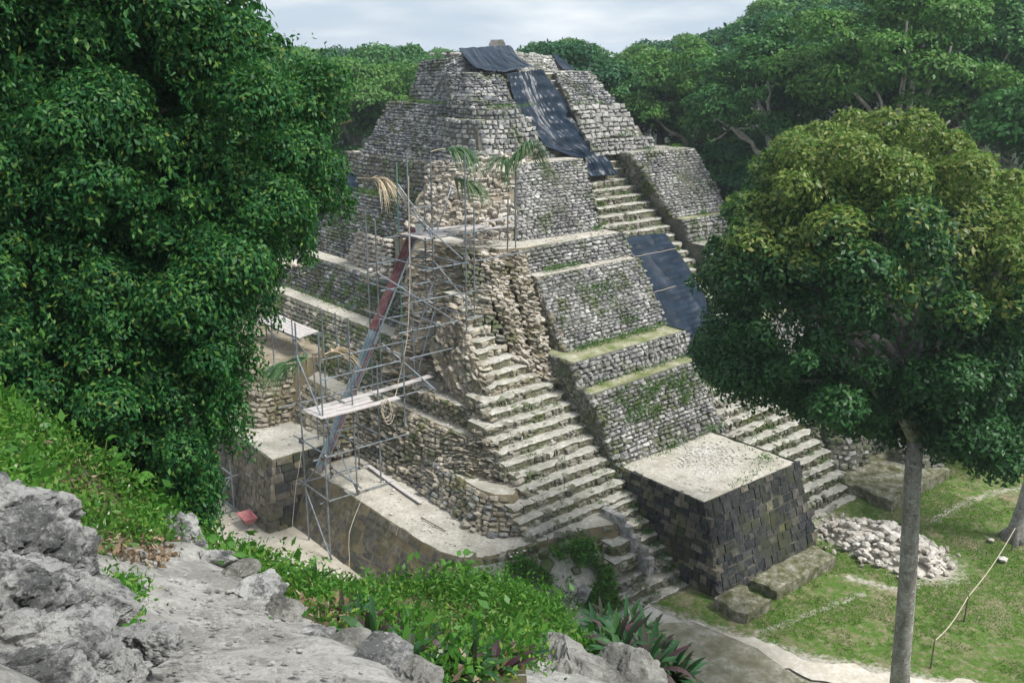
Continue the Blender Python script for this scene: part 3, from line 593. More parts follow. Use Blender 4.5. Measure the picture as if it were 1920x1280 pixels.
# ribs: two curved insets of an older building stage, climbing beside the restored bulk
def rib(bl, br, tl, tr, bulge, mt='tan'):
    nb = 7
    bot, top = [], []
    for i in range(nb):
        a = i / (nb - 1); w_ = math.sin(a * math.pi) ** .7 * bulge
        q = np.array(bl) * (1 - a) + np.array(br) * a; q[1] -= w_; bot.append(q)
        q = np.array(tl) * (1 - a) + np.array(tr) * a; q[1] -= w_; top.append(q)
    o = rough_surface('stone_rib', bot, top, M['tanmortar'], pyr, .08, .16, 1.6, -.06)
    veneer(ms, 'rubble_stone', o, bot, top, mt, ch=.155, sl=.34, dep=.36, jit=.25, rot=.12, out=.07, mt2='rubble', p2=.45)
rib((27.55, 31.0, 6.9), (28.3, 30.5, 6.5), (28.85, 34.9, 11.9), (29.75, 34.7, 11.9), .35)
rib((26.75, 31.9, 7.7), (27.55, 31.2, 7.0), (27.75, 35.7, 11.95), (28.8, 35.1, 11.9), .35)
terrace([(26.7, 32.3, 6), (28.4, 31.2, 6)], [(27.8, 36, 11.8), (29.8, 35.2, 11.8)], [(31, 38, 6), (27, 38, 6)], [(31, 38, 11.8), (27, 38, 11.8)], 'tanmortar', 'plaster', 'rib_core')
veneer(ms, 'rubble_stone', p, [(25.4, 33.6, 8.6), (26.6, 32.4, 8.4)], [(27.2, 36.1, 11.9), (27.8, 35.6, 11.9)], 'mossy', ch=.25, sl=.36, dep=.3, jit=.25, rot=.18)
# loose fill between the brow and the plaster wall of the next tier
f_b = [(28.3, 42.5, 12.0), (28.6, 40.2, 12.0), (29.4, 38.4, 12.0), (30.9, 36.7, 11.95)]
f_t = [(30.4, 43.6, 14.2), (30.6, 41.3, 14.4), (31.3, 40.0, 14.8), (33.0, 39.1, 15.3)]
o = rough_surface('loose_fill', f_b, f_t, M['eroded'], pyr, .28, .14, 1.4)
veneer(ms, 'rubble_stone', o, f_b, f_t, 'rubble', ch=.2, sl=.34, dep=.4, jit=.35, rot=.25, out=.12, var=.6)
o = rough_surface('loose_fill', f_t, [(31.0, 44, 15.35), (31.3, 42, 15.45), (32.2, 40.6, 15.6), (35.8, 40.1, 15.7)], M['eroded'], pyr, .2, .16, 1.4)
veneer(ms, 'rubble_stone', o, f_t, [(31.0, 44, 15.3), (31.3, 42, 15.5), (32.2, 40.6, 15.7), (35.8, 40.1, 15.9)], 'rubble', ch=.18, sl=.3, dep=.36, jit=.35, rot=.25, out=.10, var=.6)

# --- stairs
def step(u0, u1, v, z, rise, run, tread='tread', stones=True, mtl='riser', wob=.05, name='stair_step', back=.9):
    n = max(4, int((u1 - u0) / .22)); us = np.linspace(u0, u1, n); V, F, FM = [], [], []
    prof = [(.07, -rise - .1, 0), (.06, -.16, 0), (.03, -.085, 0), (.025, -.045, 1), (.10, 0, 1), (run * .55, .005, 1), (run + back, .012, 1)]
    q = np.c_[us, np.full(n, v), np.full(n, z)]
    wv = fbm(q * np.array([1, 3.1, 7.7]), .9, 3) * 3.2 * wob + N.normal(0, wob * .5, n) + (N.random(n) < .12) * N.uniform(0, 2.2 * wob, n); wz = fbm(q * np.array([1, 5.3, 3.3]), .8, 3) * wob * 2.0 + N.normal(0, wob * .25, n)
    for j, (dv, dz, _) in enumerate(prof):
        k = 1 if j < 5 else .5
        V.append(np.c_[us, v + dv + wv * k, z + dz + wz * (1 if j > 0 else 0)])
    P = np.concatenate(V)
    for j in range(len(prof) - 1):
        for i in range(n - 1):
            F.append((j * n + i, j * n + i + 1, (j + 1) * n + i + 1, (j + 1) * n + i)); FM.append(1 if j >= 3 else 0)
    k = len(P)
    P = np.r_[P, [[u0, v + run + back, z - rise - .1], [u1, v + run + back, z - rise - .1]]]
    F.append(tuple([k] + [j * n for j in range(len(prof))][::1])); FM.append(0)
    F.append(tuple([k + 1] + [j * n + n - 1 for j in range(len(prof))][::-1])); FM.append(0)
    o = mesh_obj(name, W(P), F, [M['riserfill' if mtl != 'mossy' else 'mossfill'], M[tread]], pyr, fmat=FM)
    if stones:
        veneer(ms, 'stair_stone', o, [(u0, v + .06, z - rise - .04), (u1, v + .06, z - rise - .04)], [(u0, v + .05, z - .03), (u1, v + .05, z - .03)], mtl, ch=.19, sl=.32, dep=.24, jit=.22, rot=.10, out=.045, var=.7)
        if z < 10.5 and u0 < 34:
            veneer(ms, 'rubble_stone', o, [(u0, v + run + .5, z - rise - .1), (u0, v + .02, z - rise - .1)], [(u0 + .02, v + run + .5, z), (u0 + .02, v + .05, z)], 'tan', ch=.2, sl=.32, dep=.34, jit=.3, rot=.2, out=.08, var=.5)
    return o
vz = lambda z: 22.1 + z / .82
# lower flight beside the block
zs = [.05 + .385 * i for i in range(32)]
for i in range(0, 5): step((24.0, 24.1, 24.4, 24.9, 25.2)[i] + R.uniform(-.2, .2), 28.35, vz(zs[i]), zs[i], .4, .45)
step(26.45, 28.35, vz(1.98), 1.98, .4, .9, 'plaster')
step(26.9, 28.35, vz(2.30) + .25, 2.30, .36, .5); step(26.6, 28.35, vz(2.68), 2.68, .4, .5)
step(25.2, 26.3, 23.75, 2.1, .5, .4); step(24.9, 26.35, 23.35, 1.6, .5, .4)
for i in range(7, 18):
    z = zs[i] + .1; l = 22.35 if z < 3.9 else (23.2 if z < 6.3 else 23.8)
    step(l + R.uniform(-.1, .1), 28.3 if z < 6.4 else 28.1, vz(z), z, .42, .47, mtl='riser')
for i in range(18, 27):
    z = zs[i] + .1
    step(24.55 + (z - 7) * .36 + R.uniform(-.1, .15), max(26.5, 27.6 - (z - 6.9) * .65) + R.uniform(-.15, .15), vz(z), z, .42, .47, mtl='tan', wob=.08)
# main stair
for i in range(0, 26):
    z = .02 + .41 * i
    if z > 9.6: break
    step(35.0 if z < 4 else 35.9 + (z - 4) * .12, 41.3 + (z * .05), vz(z), z, .42, .49, mtl='riser' if z > 4 else 'mossy')
for i in range(24, 36):
    z = .02 + .41 * i
    step(36.4 + (z - 9) * .25, 42.2, vz(z), z, .42, .49, mtl='riser')
for i in range(14):
    z = 14.55 + i * .41
    if z > 20.1: break
    step(34.8, 42.0, 39.45 + (z - 14.4) * .69, z, .42, .28, mtl='upper', stones=False, back=1.5)
# curb wall between the two lower flights
cb = [(26.25, 25.3, 2.95), (26.25, 24.2, 2.75), (26.3, 23.95, 2.3), (26.4, 23.5, 2.05), (26.5, 23.25, 1.6), (26.5, 22.9, 1.3)]
for i in range(5):
    a, b = np.array(cb[i]), np.array(cb[i + 1]); mb = MB(); c = W((a + b) / 2); d = W(b) - W(a); Ln = np.linalg.norm(d) + .05
    mb.box(c - np.array([0, 0, .3]), .3, Ln if Ln > .5 else .5, .75, (Vector(UA), Vector(VA), Vector((0, 0, 1)))); mb.build('curb_stone', M['grey'], pyr)

# --- overgrown broken corner below the ledge
br_b = [(18.3, 26.5, -.05), (19.0, 24.2, -.05), (21, 22.6, -.05), (22.6, 22.1, -.05), (24.2, 22.3, -.05)]
br_t = [(19.0, 26.9, 1.9), (19.6, 25.9, 2.3), (21.4, 25.1, 2.35), (23.2, 24.8, 2.35), (24.9, 24.4, 2.2)]
o = rough_surface('collapsed_corner', br_b, br_t, M['greytop'], pyr, .3, .2, .9)
veneer(ms, 'rubble_stone', o, br_b, br_t, 'grey', ch=.36, sl=.5, dep=.5, jit=.3, rot=.35, out=.10, skip=lambda s, t: N.random() < .4, mt2='mossy', p2=.4)

mb = MB()
for (u0, u1, v0, v1, z, n) in ((19.4, 21.3, 26.3, 36.5, 2.62, 260), (20.5, 25, 24.9, 25.7, 2.62, 60), (23.8, 25.0, 30.8, 36, 6.13, 110), (23.1, 23.5, 29.5, 35, 5.27, 60), (17.6, 20, 38, 44, 3.43, 120), (29.8, 37, 33.7, 34.2, 10.78, 70), (30, 36.8, 35.3, 36.2, 11.88, 120), (28, 30.5, 35.6, 37, 12.04, 60), (25.1, 26.1, 37.5, 48, 7.43, 90), (27.1, 28.1, 39, 48, 9.43, 90), (15.2, 17.6, 30, 40, .12, 160), (42.5, 46.3, 39, 41, 15.5, 60)):
    for k in range(n):
        v_, f_ = ROCKS[k % 9]; s_ = .03 + .13 * R.random() ** 3; a_ = R.uniform(0, 6.28); rv = v_ * np.array([s_ * 1.3, s_, s_ * .7]); rv = np.c_[rv[:, 0] * math.cos(a_) - rv[:, 1] * math.sin(a_), rv[:, 0] * math.sin(a_) + rv[:, 1] * math.cos(a_), rv[:, 2]]
        mb.add(rv + W((R.uniform(u0, u1), R.uniform(v0, v1), z + s_ * .2)), [tuple(int(a) for a in x) for x in f_])
o = mb.build('gravel', M['heap'], None, loc=tuple(W((20, 31, 2.6)))); tag(o, 'small stones and crumbs lying on the terrace floors', 'gravel', kind='stuff')
# ------------------------------------------------------------------ dark block beside the stair
bk = thing('stone_block_platform', 'tall black stained masonry block with a pale dusty top beside the lawn', 'masonry block', tuple(W((31.6, 23.5, 0))))
Bb = [(28.15, 26.6, 0), (28.15, 20.6, 0), (35.2, 20.65, 0), (35.2, 26.6, 0)]; Bt = [(28.35, 26.6, 3.75), (28.4, 21.85, 3.75), (34.75, 21.75, 3.75), (34.75, 26.6, 3.75)]
core = prism('core', [(u + .035 * s, v + .035 * t, z) for (u, v, z), s, t in zip(Bb, (1, 1, -1, -1), (0, 1, 1, 0))], [(u + .035 * s, v + .035 * t, z + .02) for (u, v, z), s, t in zip(Bt, (1, 1, -1, -1), (0, 1, 1, 0))], M['blockmortar'], M['plaster'], bk, grid=.25, amp=.07)
mk = Masonry()
veneer(mk, 'masonry_block', core, [Bb[1], Bb[2]], [Bt[1], Bt[2]], 'block', ch=.37, sl=.46, dep=.2, proto='block', jit=.015, rot=.004, out=.016, var=.3, mt2='lblock', p2=.04)
veneer(mk, 'masonry_block', core, [Bb[0], Bb[1]], [Bt[0], Bt[1]], 'block', ch=.30, sl=.46, dep=.22, proto='block', jit=.05, rot=.012, out=.03, var=.35, mt2='lblock', p2=.45)
mk.flush(bk, {'masonry_block': 300})
mb = MB()
for (cx, cy, rx, ry, n) in ((30.6, 23.7, 1.0, .8, 420), (32.4, 25.1, .9, .7, 380), (31.5, 24.3, 2.2, 1.7, 420), (29.3, 22.5, .3, .2, 14)):
    for k in range(n):
        q = W((min(max(cx + N.normal(0, rx * .5), 28.6), 34.5), max(cy + N.normal(0, ry * .5), 22.0), 3.79)); v, f = ROCKS[k % 9]; s = R.uniform(.035, .15) * (1 if n > 15 else 1.6)
        a = R.uniform(0, 6.28); rv = v * np.array([s * 1.3, s, s * .6]); rv = np.c_[rv[:, 0] * math.cos(a) - rv[:, 1] * math.sin(a), rv[:, 0] * math.sin(a) + rv[:, 1] * math.cos(a), rv[:, 2]]
        mb.add(rv + q, [tuple(int(a) for a in x) for x in f])
o = mb.build('stone_chips', M['chips'], None, loc=tuple(W((31, 24, 3.8)))); tag(o, 'pale stone chips scattered over the top of the dark block', 'rubble', kind='stuff')
def slab(name, label, u0, u1, v0, v1, h, m):
    q = thing(name, label, 'stone slab', tuple(W(((u0 + u1) / 2, (v0 + v1) / 2, 0))))
    nu, nv = max(3, int((u1 - u0) / .1)), max(3, int((v1 - v0) / .1))
    uu, vv_ = np.meshgrid(np.linspace(u0, u1, nu), np.linspace(v0, v1, nv)); P = np.stack([uu, vv_, np.full_like(uu, h)], -1)
    Pw = W(P); Pw[..., 2] += fbm(Pw, 1.7) * .3 + fbm(Pw, 6, 3) * .08
    edge = np.zeros(uu.shape, bool); edge[0] = edge[-1] = True; edge[:, 0] = edge[:, -1] = True
    jit_ = fbm(Pw + 9, 2.0)[..., None] * .55 * np.array([1, 1, 0]); Pw = Pw + np.where(edge[..., None], jit_, 0); Pw[..., 2] -= np.where(edge, .06, 0)
    idx = np.arange(nu * nv).reshape(nv, nu); F = np.stack([idx[:-1, :-1], idx[:-1, 1:], idx[1:, 1:], idx[1:, :-1]], -1).reshape(-1, 4).tolist()
    loop = list(idx[0]) + list(idx[1:, -1]) + list(idx[-1, ::-1][1:]) + list(idx[::-1, 0][1:-1]); n0 = nu * nv
    low = Pw.reshape(-1, 3)[loop].copy(); low[:, 2] = -.15; k = len(loop)
    F += [(loop[i], n0 + i, n0 + (i + 1) % k, loop[(i + 1) % k]) for i in range(k)]
    o = mesh_obj('slab_body', np.r_[Pw.reshape(-1, 3), low], [tuple(int(a) for a in f) for f in F], M[m], q); return q
slab('stone_slab', 'short mossy stone slab at the near corner foot of the dark block', 27.6, 29.1, 18.9, 20.45, .5, 'mossyslab')
slab('stone_slab', 'long mossy stone slab along the foot of the dark block', 29.9, 34.2, 19.15, 20.4, .5, 'mossyslab')
slab('stone_slab', 'mossy stone slab below the wall right of the main stair', 40.9, 46.5, 20.3, 23.8, .6, 'mossyslab')
rb = thing('ruined_corner_block', 'rounded ruined masonry stub with mossy stones behind the slender trunk', 'masonry block', tuple(W((44, 24, 0))))
q_b = [(41.5, 26, 0), (41.4, 23.9, 0), (42.2, 23.2, 0), (44.0, 23.2, 0)]; q_t = [(41.9, 26, 2.5), (41.9, 24.6, 2.5), (42.6, 24.0, 2.5), (44.0, 23.9, 2.4)]
c_ = prism('core', q_b + [(45, 26, 0)], q_t + [(45, 26, 2.5)], M['mortar'], M['grasstop'], rb)
mk = Masonry(); veneer(mk, 'wall_stone', c_, q_b, q_t, 'mossy', ch=.3, sl=.42, dep=.3, jit=.2, rot=.1, mt2='white', p2=.2); 
q_b = [(45.0, 22.6, .6), (45.2, 21.0, .6), (46.4, 20.6, .6), (47.2, 21.2, .6)]; q_t = [(45.1, 22.6, 1.4), (45.3, 21.3, 1.4), (46.4, 20.9, 1.4), (47.0, 21.4, 1.4)]
c_ = prism('core', q_b + [(47, 23.5, .6)], q_t + [(46.8, 23.4, 1.4)], M['mortar'], M['lichenrock'], rb)
veneer(mk, 'wall_stone', c_, q_b, q_t, 'mossy', ch=.25, sl=.5, dep=.3, jit=.2, rot=.1, mt2='white', p2=.2); mk.flush(rb, {'wall_stone': 200})

# ------------------------------------------------------------------ corner platform on the left plaza
cp = thing('corner_platform', 'brown stained masonry platform with a dusty flat top at the plaza', 'masonry block', tuple(W((18.5, 41, 0))))
Cb = [(16.75, 52, 0), (16.75, 37.15, 0), (18.6, 37.15, 0)]; Ct = [(17.4, 52, 3.4), (17.4, 37.6, 3.4), (20.4, 37.6, 3.4)]
core = prism('core', [(16.78, 52, 0), (16.78, 37.17, 0), (19.5, 37.17, 0), (21, 52, 0)], [(17.44, 52, 3.42), (17.44, 37.64, 3.42), (20.6, 37.64, 3.42), (21, 52, 3.42)], M['brownmortar'], M['plaster'], cp, grid=.3, amp=.05)
mk = Masonry()
veneer(mk, 'masonry_block', core, Cb[:2], Ct[:2], 'lblock', ch=.40, sl=.52, dep=.2, proto='block', jit=.04, rot=.015, out=.025, var=.3)
veneer(mk, 'masonry_block', core, [Cb[1], (18.9, 37.15, 0)], [Ct[1], (20.5, 37.6, 3.4)], 'block', ch=.42, sl=.62, dep=.2, proto='block', jit=.04, rot=.015, out=.03, var=.3, mt2='lblock', p2=.35)
mk.flush(cp, {'masonry_block': 300})
ms.flush(pyr, {'wall_stone': 300, 'rubble_stone': 300, 'stair_stone': 300, 'wall_block': 120})

# ------------------------------------------------------------------ black sheets on the stair
def tarp(name, label, grid_uvz, m, amp=.10, sc=(1.6, .5), seed=0, thick=.012, steps=0.0):
    """grid_uvz: rows of site points (top to bottom), resampled to a fine draped sheet"""
    G = np.array(grid_uvz, float); nr, ncol = G.shape[:2]; A, B = 150, 90
    t = np.linspace(0, 1, A); s = np.linspace(0, 1, B)
    rows = np.stack([np.stack([np.interp(t, np.linspace(0, 1, nr), G[:, j, k]) for k in range(3)], -1) for j in range(ncol)], 1)
    P = np.stack([np.stack([np.interp(s, np.linspace(0, 1, ncol), rows[i, :, k]) for k in range(3)], -1) for i in range(A)])
    Wp = W(P); du = np.gradient(Wp, axis=1); dt = np.gradient(Wp, axis=0); n = np.cross(dt, du); n /= np.linalg.norm(n, axis=-1, keepdims=True)
    n = np.where(n[..., 2:3] < 0, -n, n)
    tt, ss = np.meshgrid(t, s, indexing='ij')
    Lt = np.linalg.norm(np.diff(Wp[:, B // 2], axis=0), axis=1).sum(); Ls = np.linalg.norm(np.diff(Wp[A // 2], axis=0), axis=1).sum()
    q = np.stack([ss * Ls * sc[0], tt * Lt * sc[1], np.full_like(ss, seed * 3.7)], -1)
    q2 = q + fbm(q * .6 + 11, 1.0, 2)[..., None] * 1.5; d = fbm(q, .5, 3) * 1.6 * amp + (.16 - np.abs(fbm(q2 + 31, 1.6, 2))) * amp * 1.5 + (.1 - np.abs(fbm(q2 + 5, 3.4, 2))) * amp * .4
    d = d + steps * np.sin(P[..., 1] * 2 * math.pi / .5) * (.5 + .5 * np.sin(ss * 9 + tt * 5)); Wp = Wp + n * (d + .12)[..., None]
    ej = (fbm(q + 77, 1.1, 3) * .25)[..., None] * (np.minimum(ss, 1 - ss) < .03)[..., None]; Wp = Wp + ej * UA
    idx = np.arange(A * B).reshape(A, B); F = np.stack([idx[:-1, :-1], idx[1:, :-1], idx[1:, 1:], idx[:-1, 1:]], -1).reshape(-1, 4)
    o = mesh_obj(name, Wp.reshape(-1, 3), F, m, None, tuple(Wp.reshape(-1, 3).mean(0)), True)
    md = o.modifiers.new('thickness', 'SOLIDIFY'); md.thickness = thick
    tag(o, label, 'plastic sheet'); return o
def on_steep(px, py, lift=.0):  # steep upper stair
    return at_plane(px, py, (0, -1.45, 1), 14.15 - 1.45 * 39.3 + lift)
def on_stair(px, py, lift=0): return at_plane(px, py, (0, -.82, 1), -.82 * 22.1 + lift)
lft = [(950, 140), (966, 203), (985, 240), (1022, 278), (1078, 300), (1102, 335)]; rgt = [(1016, 134), (1046, 175), (1077, 222), (1106, 256), (1128, 290), (1156, 330)]
tarp('black_plastic_sheet', 'long crumpled black plastic sheet running down the upper stair', [[on_steep(a[0] + (b[0] - a[0]) * k, a[1] + (b[1] - a[1]) * k, .3) for k in (0, .33, .66, 1)] for a, b in zip(lft, rgt)], M['tarp'], .26, (1.0, .3), 1, .012, .05)
av = lambda px, py, v: at_plane(px, py, (0, 1, 0), v)
tarp('black_plastic_sheet', 'black plastic sheet hanging in a curve over the summit edge', [[av(860, 95, 46.1), av(908, 92, 46.1), av(956, 91, 46.3)], [av(868, 108, 45.1), av(918, 110, 45.0), av(964, 107, 45.2)], [av(879, 122, 44.3), av(930, 124, 44.2), av(978, 120, 44.4)], [av(893, 133, 43.7), av(945, 135, 43.5), av(1000, 131, 43.6)], [av(910, 137, 43.0), av(955, 137, 43.0), av(1016, 132, 43.1)]], M['tarp'], .22, (1.5, .35), 2)
l3 = [(1158, 450), (1192, 520), (1228, 600), (1262, 645), (1284, 668)]; r3 = [(1244, 440), (1288, 505), (1326, 570), (1345, 620), (1350, 672)]
tarp('black_plastic_sheet', 'flat black plastic sheet lying on the middle of the main stair', [[on_stair(a[0] + (b[0] - a[0]) * k, a[1] + (b[1] - a[1]) * k, .35) for k in (0, .33, .66, 1)] for a, b in zip(l3, r3)], M['tarpmat'], .2, (.45, .25), 3, .012, .05)
tarp('black_plastic_sheet', 'small triangular scrap of black plastic on the right of the summit', [[(42.4, 46.6, 20.9), (42.5, 46.6, 20.9)], [(42.1, 45.8, 20.3), (42.8, 45.7, 20.3)], [(41.8, 45.0, 19.95), (43.0, 45.2, 19.9)]], M['tarp'], .05, (2, .5), 4)
tarp('black_plastic_sheet', 'bundled black plastic on the far left terrace by the leaves', [[(30.0, 52.4, 13.8), (31.0, 50.8, 13.9)], [(29.6, 52.2, 13.4), (30.6, 50.6, 13.4)], [(29.5, 52.0, 13.1), (30.5, 50.4, 13.1)]], M['tarp'], .22, (2, 1.5), 5)
def strip(a, b): 
    mb = MB(); n = 14; pts = [on_stair(a[0] + (b[0] - a[0]) * i / n, a[1] + (b[1] - a[1]) * i / n, .63) for i in range(n + 1)]
    pts = [W(np.array(p) + np.array([0, 0, R.uniform(-.02, .02)])) for p in pts]; mb.tube([Vector(p) for p in pts], .016, 5); return mb
for (a, b), lb in (((( 1170, 485), (1268, 466)), 'upper pale cord tied across the flat black sheet'), (((1226, 548), (1312, 524)), 'lower pale cord tied across the flat black sheet')):
    o = strip(a, b).build('cord', M['rope'], None, loc=tuple(W(on_stair(*a, .6)))); tag(o, lb, 'cord')

# ------------------------------------------------------------------ scaffolding
cyl = MB(); cyl.tube([(0, 0, 0), (0, 0, 1)], 1.0, 8); _c = cyl.build('tube', M['steel']); CYL = _c.data; bpy.data.objects.remove(_c)
CYLG = CYL.copy(); CYLG.materials.clear(); CYLG.materials.append(M['greensteel'])
def pipe(root, name, a, b, r=.034, me=None):
    A = Vector(W(a)); B = Vector(W(b)); d = B - A
    o = bpy.data.objects.new(name, me or CYL); COL.objects.link(o); o.parent = root
    m = Matrix.Translation(A - Vector(base_of(root))) @ d.to_track_quat('Z', 'Y').to_matrix().to_4x4() @ Matrix.Diagonal((r, r, d.length, 1)); o.matrix_basis = m
    return o
def pole(root, u, v, z0, ytop, dz=0, me=None): 
    z1 = z_for(u, v, ytop) if ytop > 30 else ytop
    pipe(root, 'pole', (u, v, z0), (u + R.uniform(-.05, .05), v + R.uniform(-.05, .05), z1), .036, me); return (u, v, z0, z1)
def railU(root, u0, u1, v, z, dz=0): pipe(root, 'rail', (u0 - R.uniform(.05, .35), v, z), (u1 + R.uniform(.05, .35), v + R.uniform(-.04, .04), z + dz))
def railV(root, v0, v1, u, z, dz=0): pipe(root, 'rail', (u, v0 - R.uniform(.05, .4), z), (u + R.uniform(-.04, .04), v1 + R.uniform(.05, .4), z + dz))
sc = thing('scaffold', 'tall steel tube scaffold against the excavated pyramid corner', 'scaffold', tuple(W((20, 34.5, 0))))
for a in ((17.75, 33.3, 0, 624), (19.4, 33.6, 2.6, 595), (20.8, 33.9, 2.6, 677), (21.9, 33.5, 5.2, 640), (17.9, 35.5, 0, 605), (19.35, 35.8, 2.6, 580), (20.9, 35.9, 2.6, 677),
          (22.4, 36.1, 5, 414), (22.7, 37.4, 5, 392), (23.65, 35.2, 6, 288), (25.0, 35.4, 6, 292), (25.6, 36.9, 7.8, 350), (25.1, 33.1, 8.9, 286), (26.1, 33.8, 9.4, 391), (28.75, 34.6, 11.9, 372), (29.85, 35.3, 11.9, 258)): pole(sc, *a)
pole(sc, 24.2, 37.0, 6.5, 305, me=CYLG)
for (u0, u1, v, z) in ((17.7, 20.9, 33.5, 2.75), (17.8, 21.0, 35.7, 2.85), (17.7, 21.9, 33.55, 4.75), (17.9, 21.0, 35.7, 4.8), (17.4, 22.6, 33.4, 6.62), (17.2, 23.6, 35.6, 6.6), (18.0, 24.9, 33.5, 8.2), (19.3, 25.0, 35.6, 8.3),
                       (21.9, 26.2, 33.4, 9.5), (22.4, 25.6, 35.5, 9.6), (22.3, 26.3, 33.6, 10.7), (22.4, 25, 35.5, 10.9), (23.6, 28.9, 34.0, 11.9), (22.4, 25.6, 36.6, 11.9), (23.7, 25.1, 35.3, 14.4), (24.6, 30.0, 35.3, 12.95), (23.4, 26.1, 36.8, 12.95)): railU(sc, u0, u1, v, z, R.uniform(-.08, .08))
for (v0, v1, u, z) in ((33.3, 35.6, 17.8, 2.9), (33.4, 35.8, 19.4, 3.0), (33.2, 35.7, 17.8, 5.0), (33.5, 35.9, 19.4, 5.0), (33.6, 36, 20.85, 4.9), (33.2, 35.6, 17.8, 6.55), (33.4, 35.9, 19.4, 6.55), (33.4, 35.9, 20.9, 6.55), (33.3, 35.6, 23.4, 6.6),
                       (33.3, 36, 22.2, 8.25), (33.4, 35.4, 25, 8.35), (33.3, 37.4, 22.4, 9.65), (33.2, 35.5, 23.6, 9.6), (33.1, 36.9, 25.2, 9.7), (33.4, 37.4, 22.5, 11.0), (33.2, 35.6, 25.1, 11.0), (33.6, 37.3, 23.7, 12.0), (33.3, 37, 25.1, 12.1), (33.9, 36.4, 26.1, 12.9), (35.2, 37.2, 24.4, 12.93), (34.6, 36, 28.8, 12.9)): railV(sc, v0, v1, u, z, R.uniform(-.08, .08))
for a, b in (((17.75, 33.3, .2), (17.9, 35.5, 2.6)), ((17.8, 35.5, 2.8), (17.75, 33.2, 5)), ((17.75, 33.3, 6.6), (17.9, 35.6, 8.9)), ((19.4, 33.6, 2.7), (19.4, 35.8, 4.9)), ((23.65, 35.2, 6.3), (25.0, 35.4, 9.6)), ((22.3, 35.8, 8.4), (23.7, 33.6, 6.4)), ((25.0, 35.4, 11), (23.7, 35.3, 8.2)),
             ((25.1, 33.2, 9.2), (22.4, 36.1, 11.6)), ((26.0, 33.8, 9.8), (25, 35.4, 11.9)), ((24.9, 35.3, 13.0), (24.2, 37, 15)), ((25.1, 35.3, 13.1), (27.2, 36.8, 15.1)), ((24.2, 36.9, 15.3), (24.9, 35.3, 13.2)), ((23.7, 35.2, 14.3), (25.1, 33.3, 12.3))): pipe(sc, 'brace', a, b)
CPL = bpy.data.meshes.new('coupler'); _b = bmesh.new(); bmesh.ops.create_cube(_b, size=1); _b.to_mesh(CPL); _b.free(); CPL.materials.append(M['clamp'])
def couplers(root):
    bs = Vector(base_of(root)); P_ = [o for o in root.children if o.name.startswith('pole')]; Q_ = [o for o in root.children if o.name.startswith('rail')]
    for r_ in Q_:
        a = r_.matrix_basis.translation; dv = r_.matrix_basis.to_3x3() @ Vector((0, 0, 1))
        for p_ in P_:
            pa = p_.matrix_basis.translation; pd = p_.matrix_basis.to_3x3() @ Vector((0, 0, 1)); t_ = ((pa.xy - a.xy).dot(dv.xy)) / dv.xy.length_squared
            if 0 < t_ < 1:
                c_ = a + dv * t_
                if (c_.xy - pa.xy).length < .32 and pa.z - .1 < c_.z < pa.z + pd.z + .1:
                    o = bpy.data.objects.new('coupler', CPL); COL.objects.link(o); o.parent = root; m_ = (c_ + Vector((pa.x, pa.y, c_.z))) / 2; o.location = m_; d_ = max((c_.xy - pa.xy).length, .06); o.scale = (d_ + .07, .10, .12); o.rotation_euler = (0, 0, math.atan2(c_.y - pa.y, c_.x - pa.x))
couplers(sc)
s2 = thing('scaffold', 'low steel tube scaffold standing on the plaza beside the corner platform', 'scaffold', tuple(W((16, 43, 0))))
for u in (15.3, 16.6):
    for v in (40.4, 43.4, 46.4): pole(s2, u, v, 0, 2.4 + (.3 if u > 16 else 0))
for u in (15.3, 16.6):
    railV(s2, 40.4, 46.4, u, .15); railV(s2, 40.4, 46.4, u, 1.95)
for v in (40.4, 43.4, 46.4): railU(s2, 15.1, 16.8, v, 1.85); railU(s2, 15.3, 16.6, v, .12)
for a, b in (((15.3, 40.4, .2), (16.6, 40.4, 1.9)), ((15.3, 43.4, .2), (15.3, 40.4, 1.8)), ((16.6, 46.4, 1.8), (16.6, 43.4, .2))): pipe(s2, 'brace', a, b)
s3 = thing('scaffold', 'steel tube scaffold under a plank roof on the left terraces', 'scaffold', tuple(W((22.4, 45, 4.9))))
for u, v, z0, z1 in ((22.0, 43.9, 3.4, 7.9), (23.1, 43.3, 4.9, 7.0), (22.2, 47.5, 3.4, 7.2), (23.5, 47.4, 4.9, 7.2), (23.4, 41.8, 4.9, 8.4), (22.7, 39.6, 4.9, 8.3), (20.6, 43.4, 3.4, 8.5), (20.2, 38.4, 3.4, 7.7)): pole(s3, u, v, z0, z1)
for v in (43.6, 45.6, 47.4): railU(s3, 21.9, 23.4, v, 6.93)
for v in (44.8, 46.9): railU(s3, 20.6, 22.6, v, 5.4)
railV(s3, 43.3, 47.5, 22.1, 6.85); railV(s3, 43.3, 47.5, 23.3, 6.85); railV(s3, 43.3, 47.2, 20.7, 5.33); railV(s3, 43.3, 47.2, 22.1, 5.33)
pipe(s3, 'brace', (22.0, 43.9, 5.2), (22.2, 47.5, 6.8)); pipe(s3, 'brace', (23.1, 43.3, 5.2), (22.0, 43.9, 6.8))
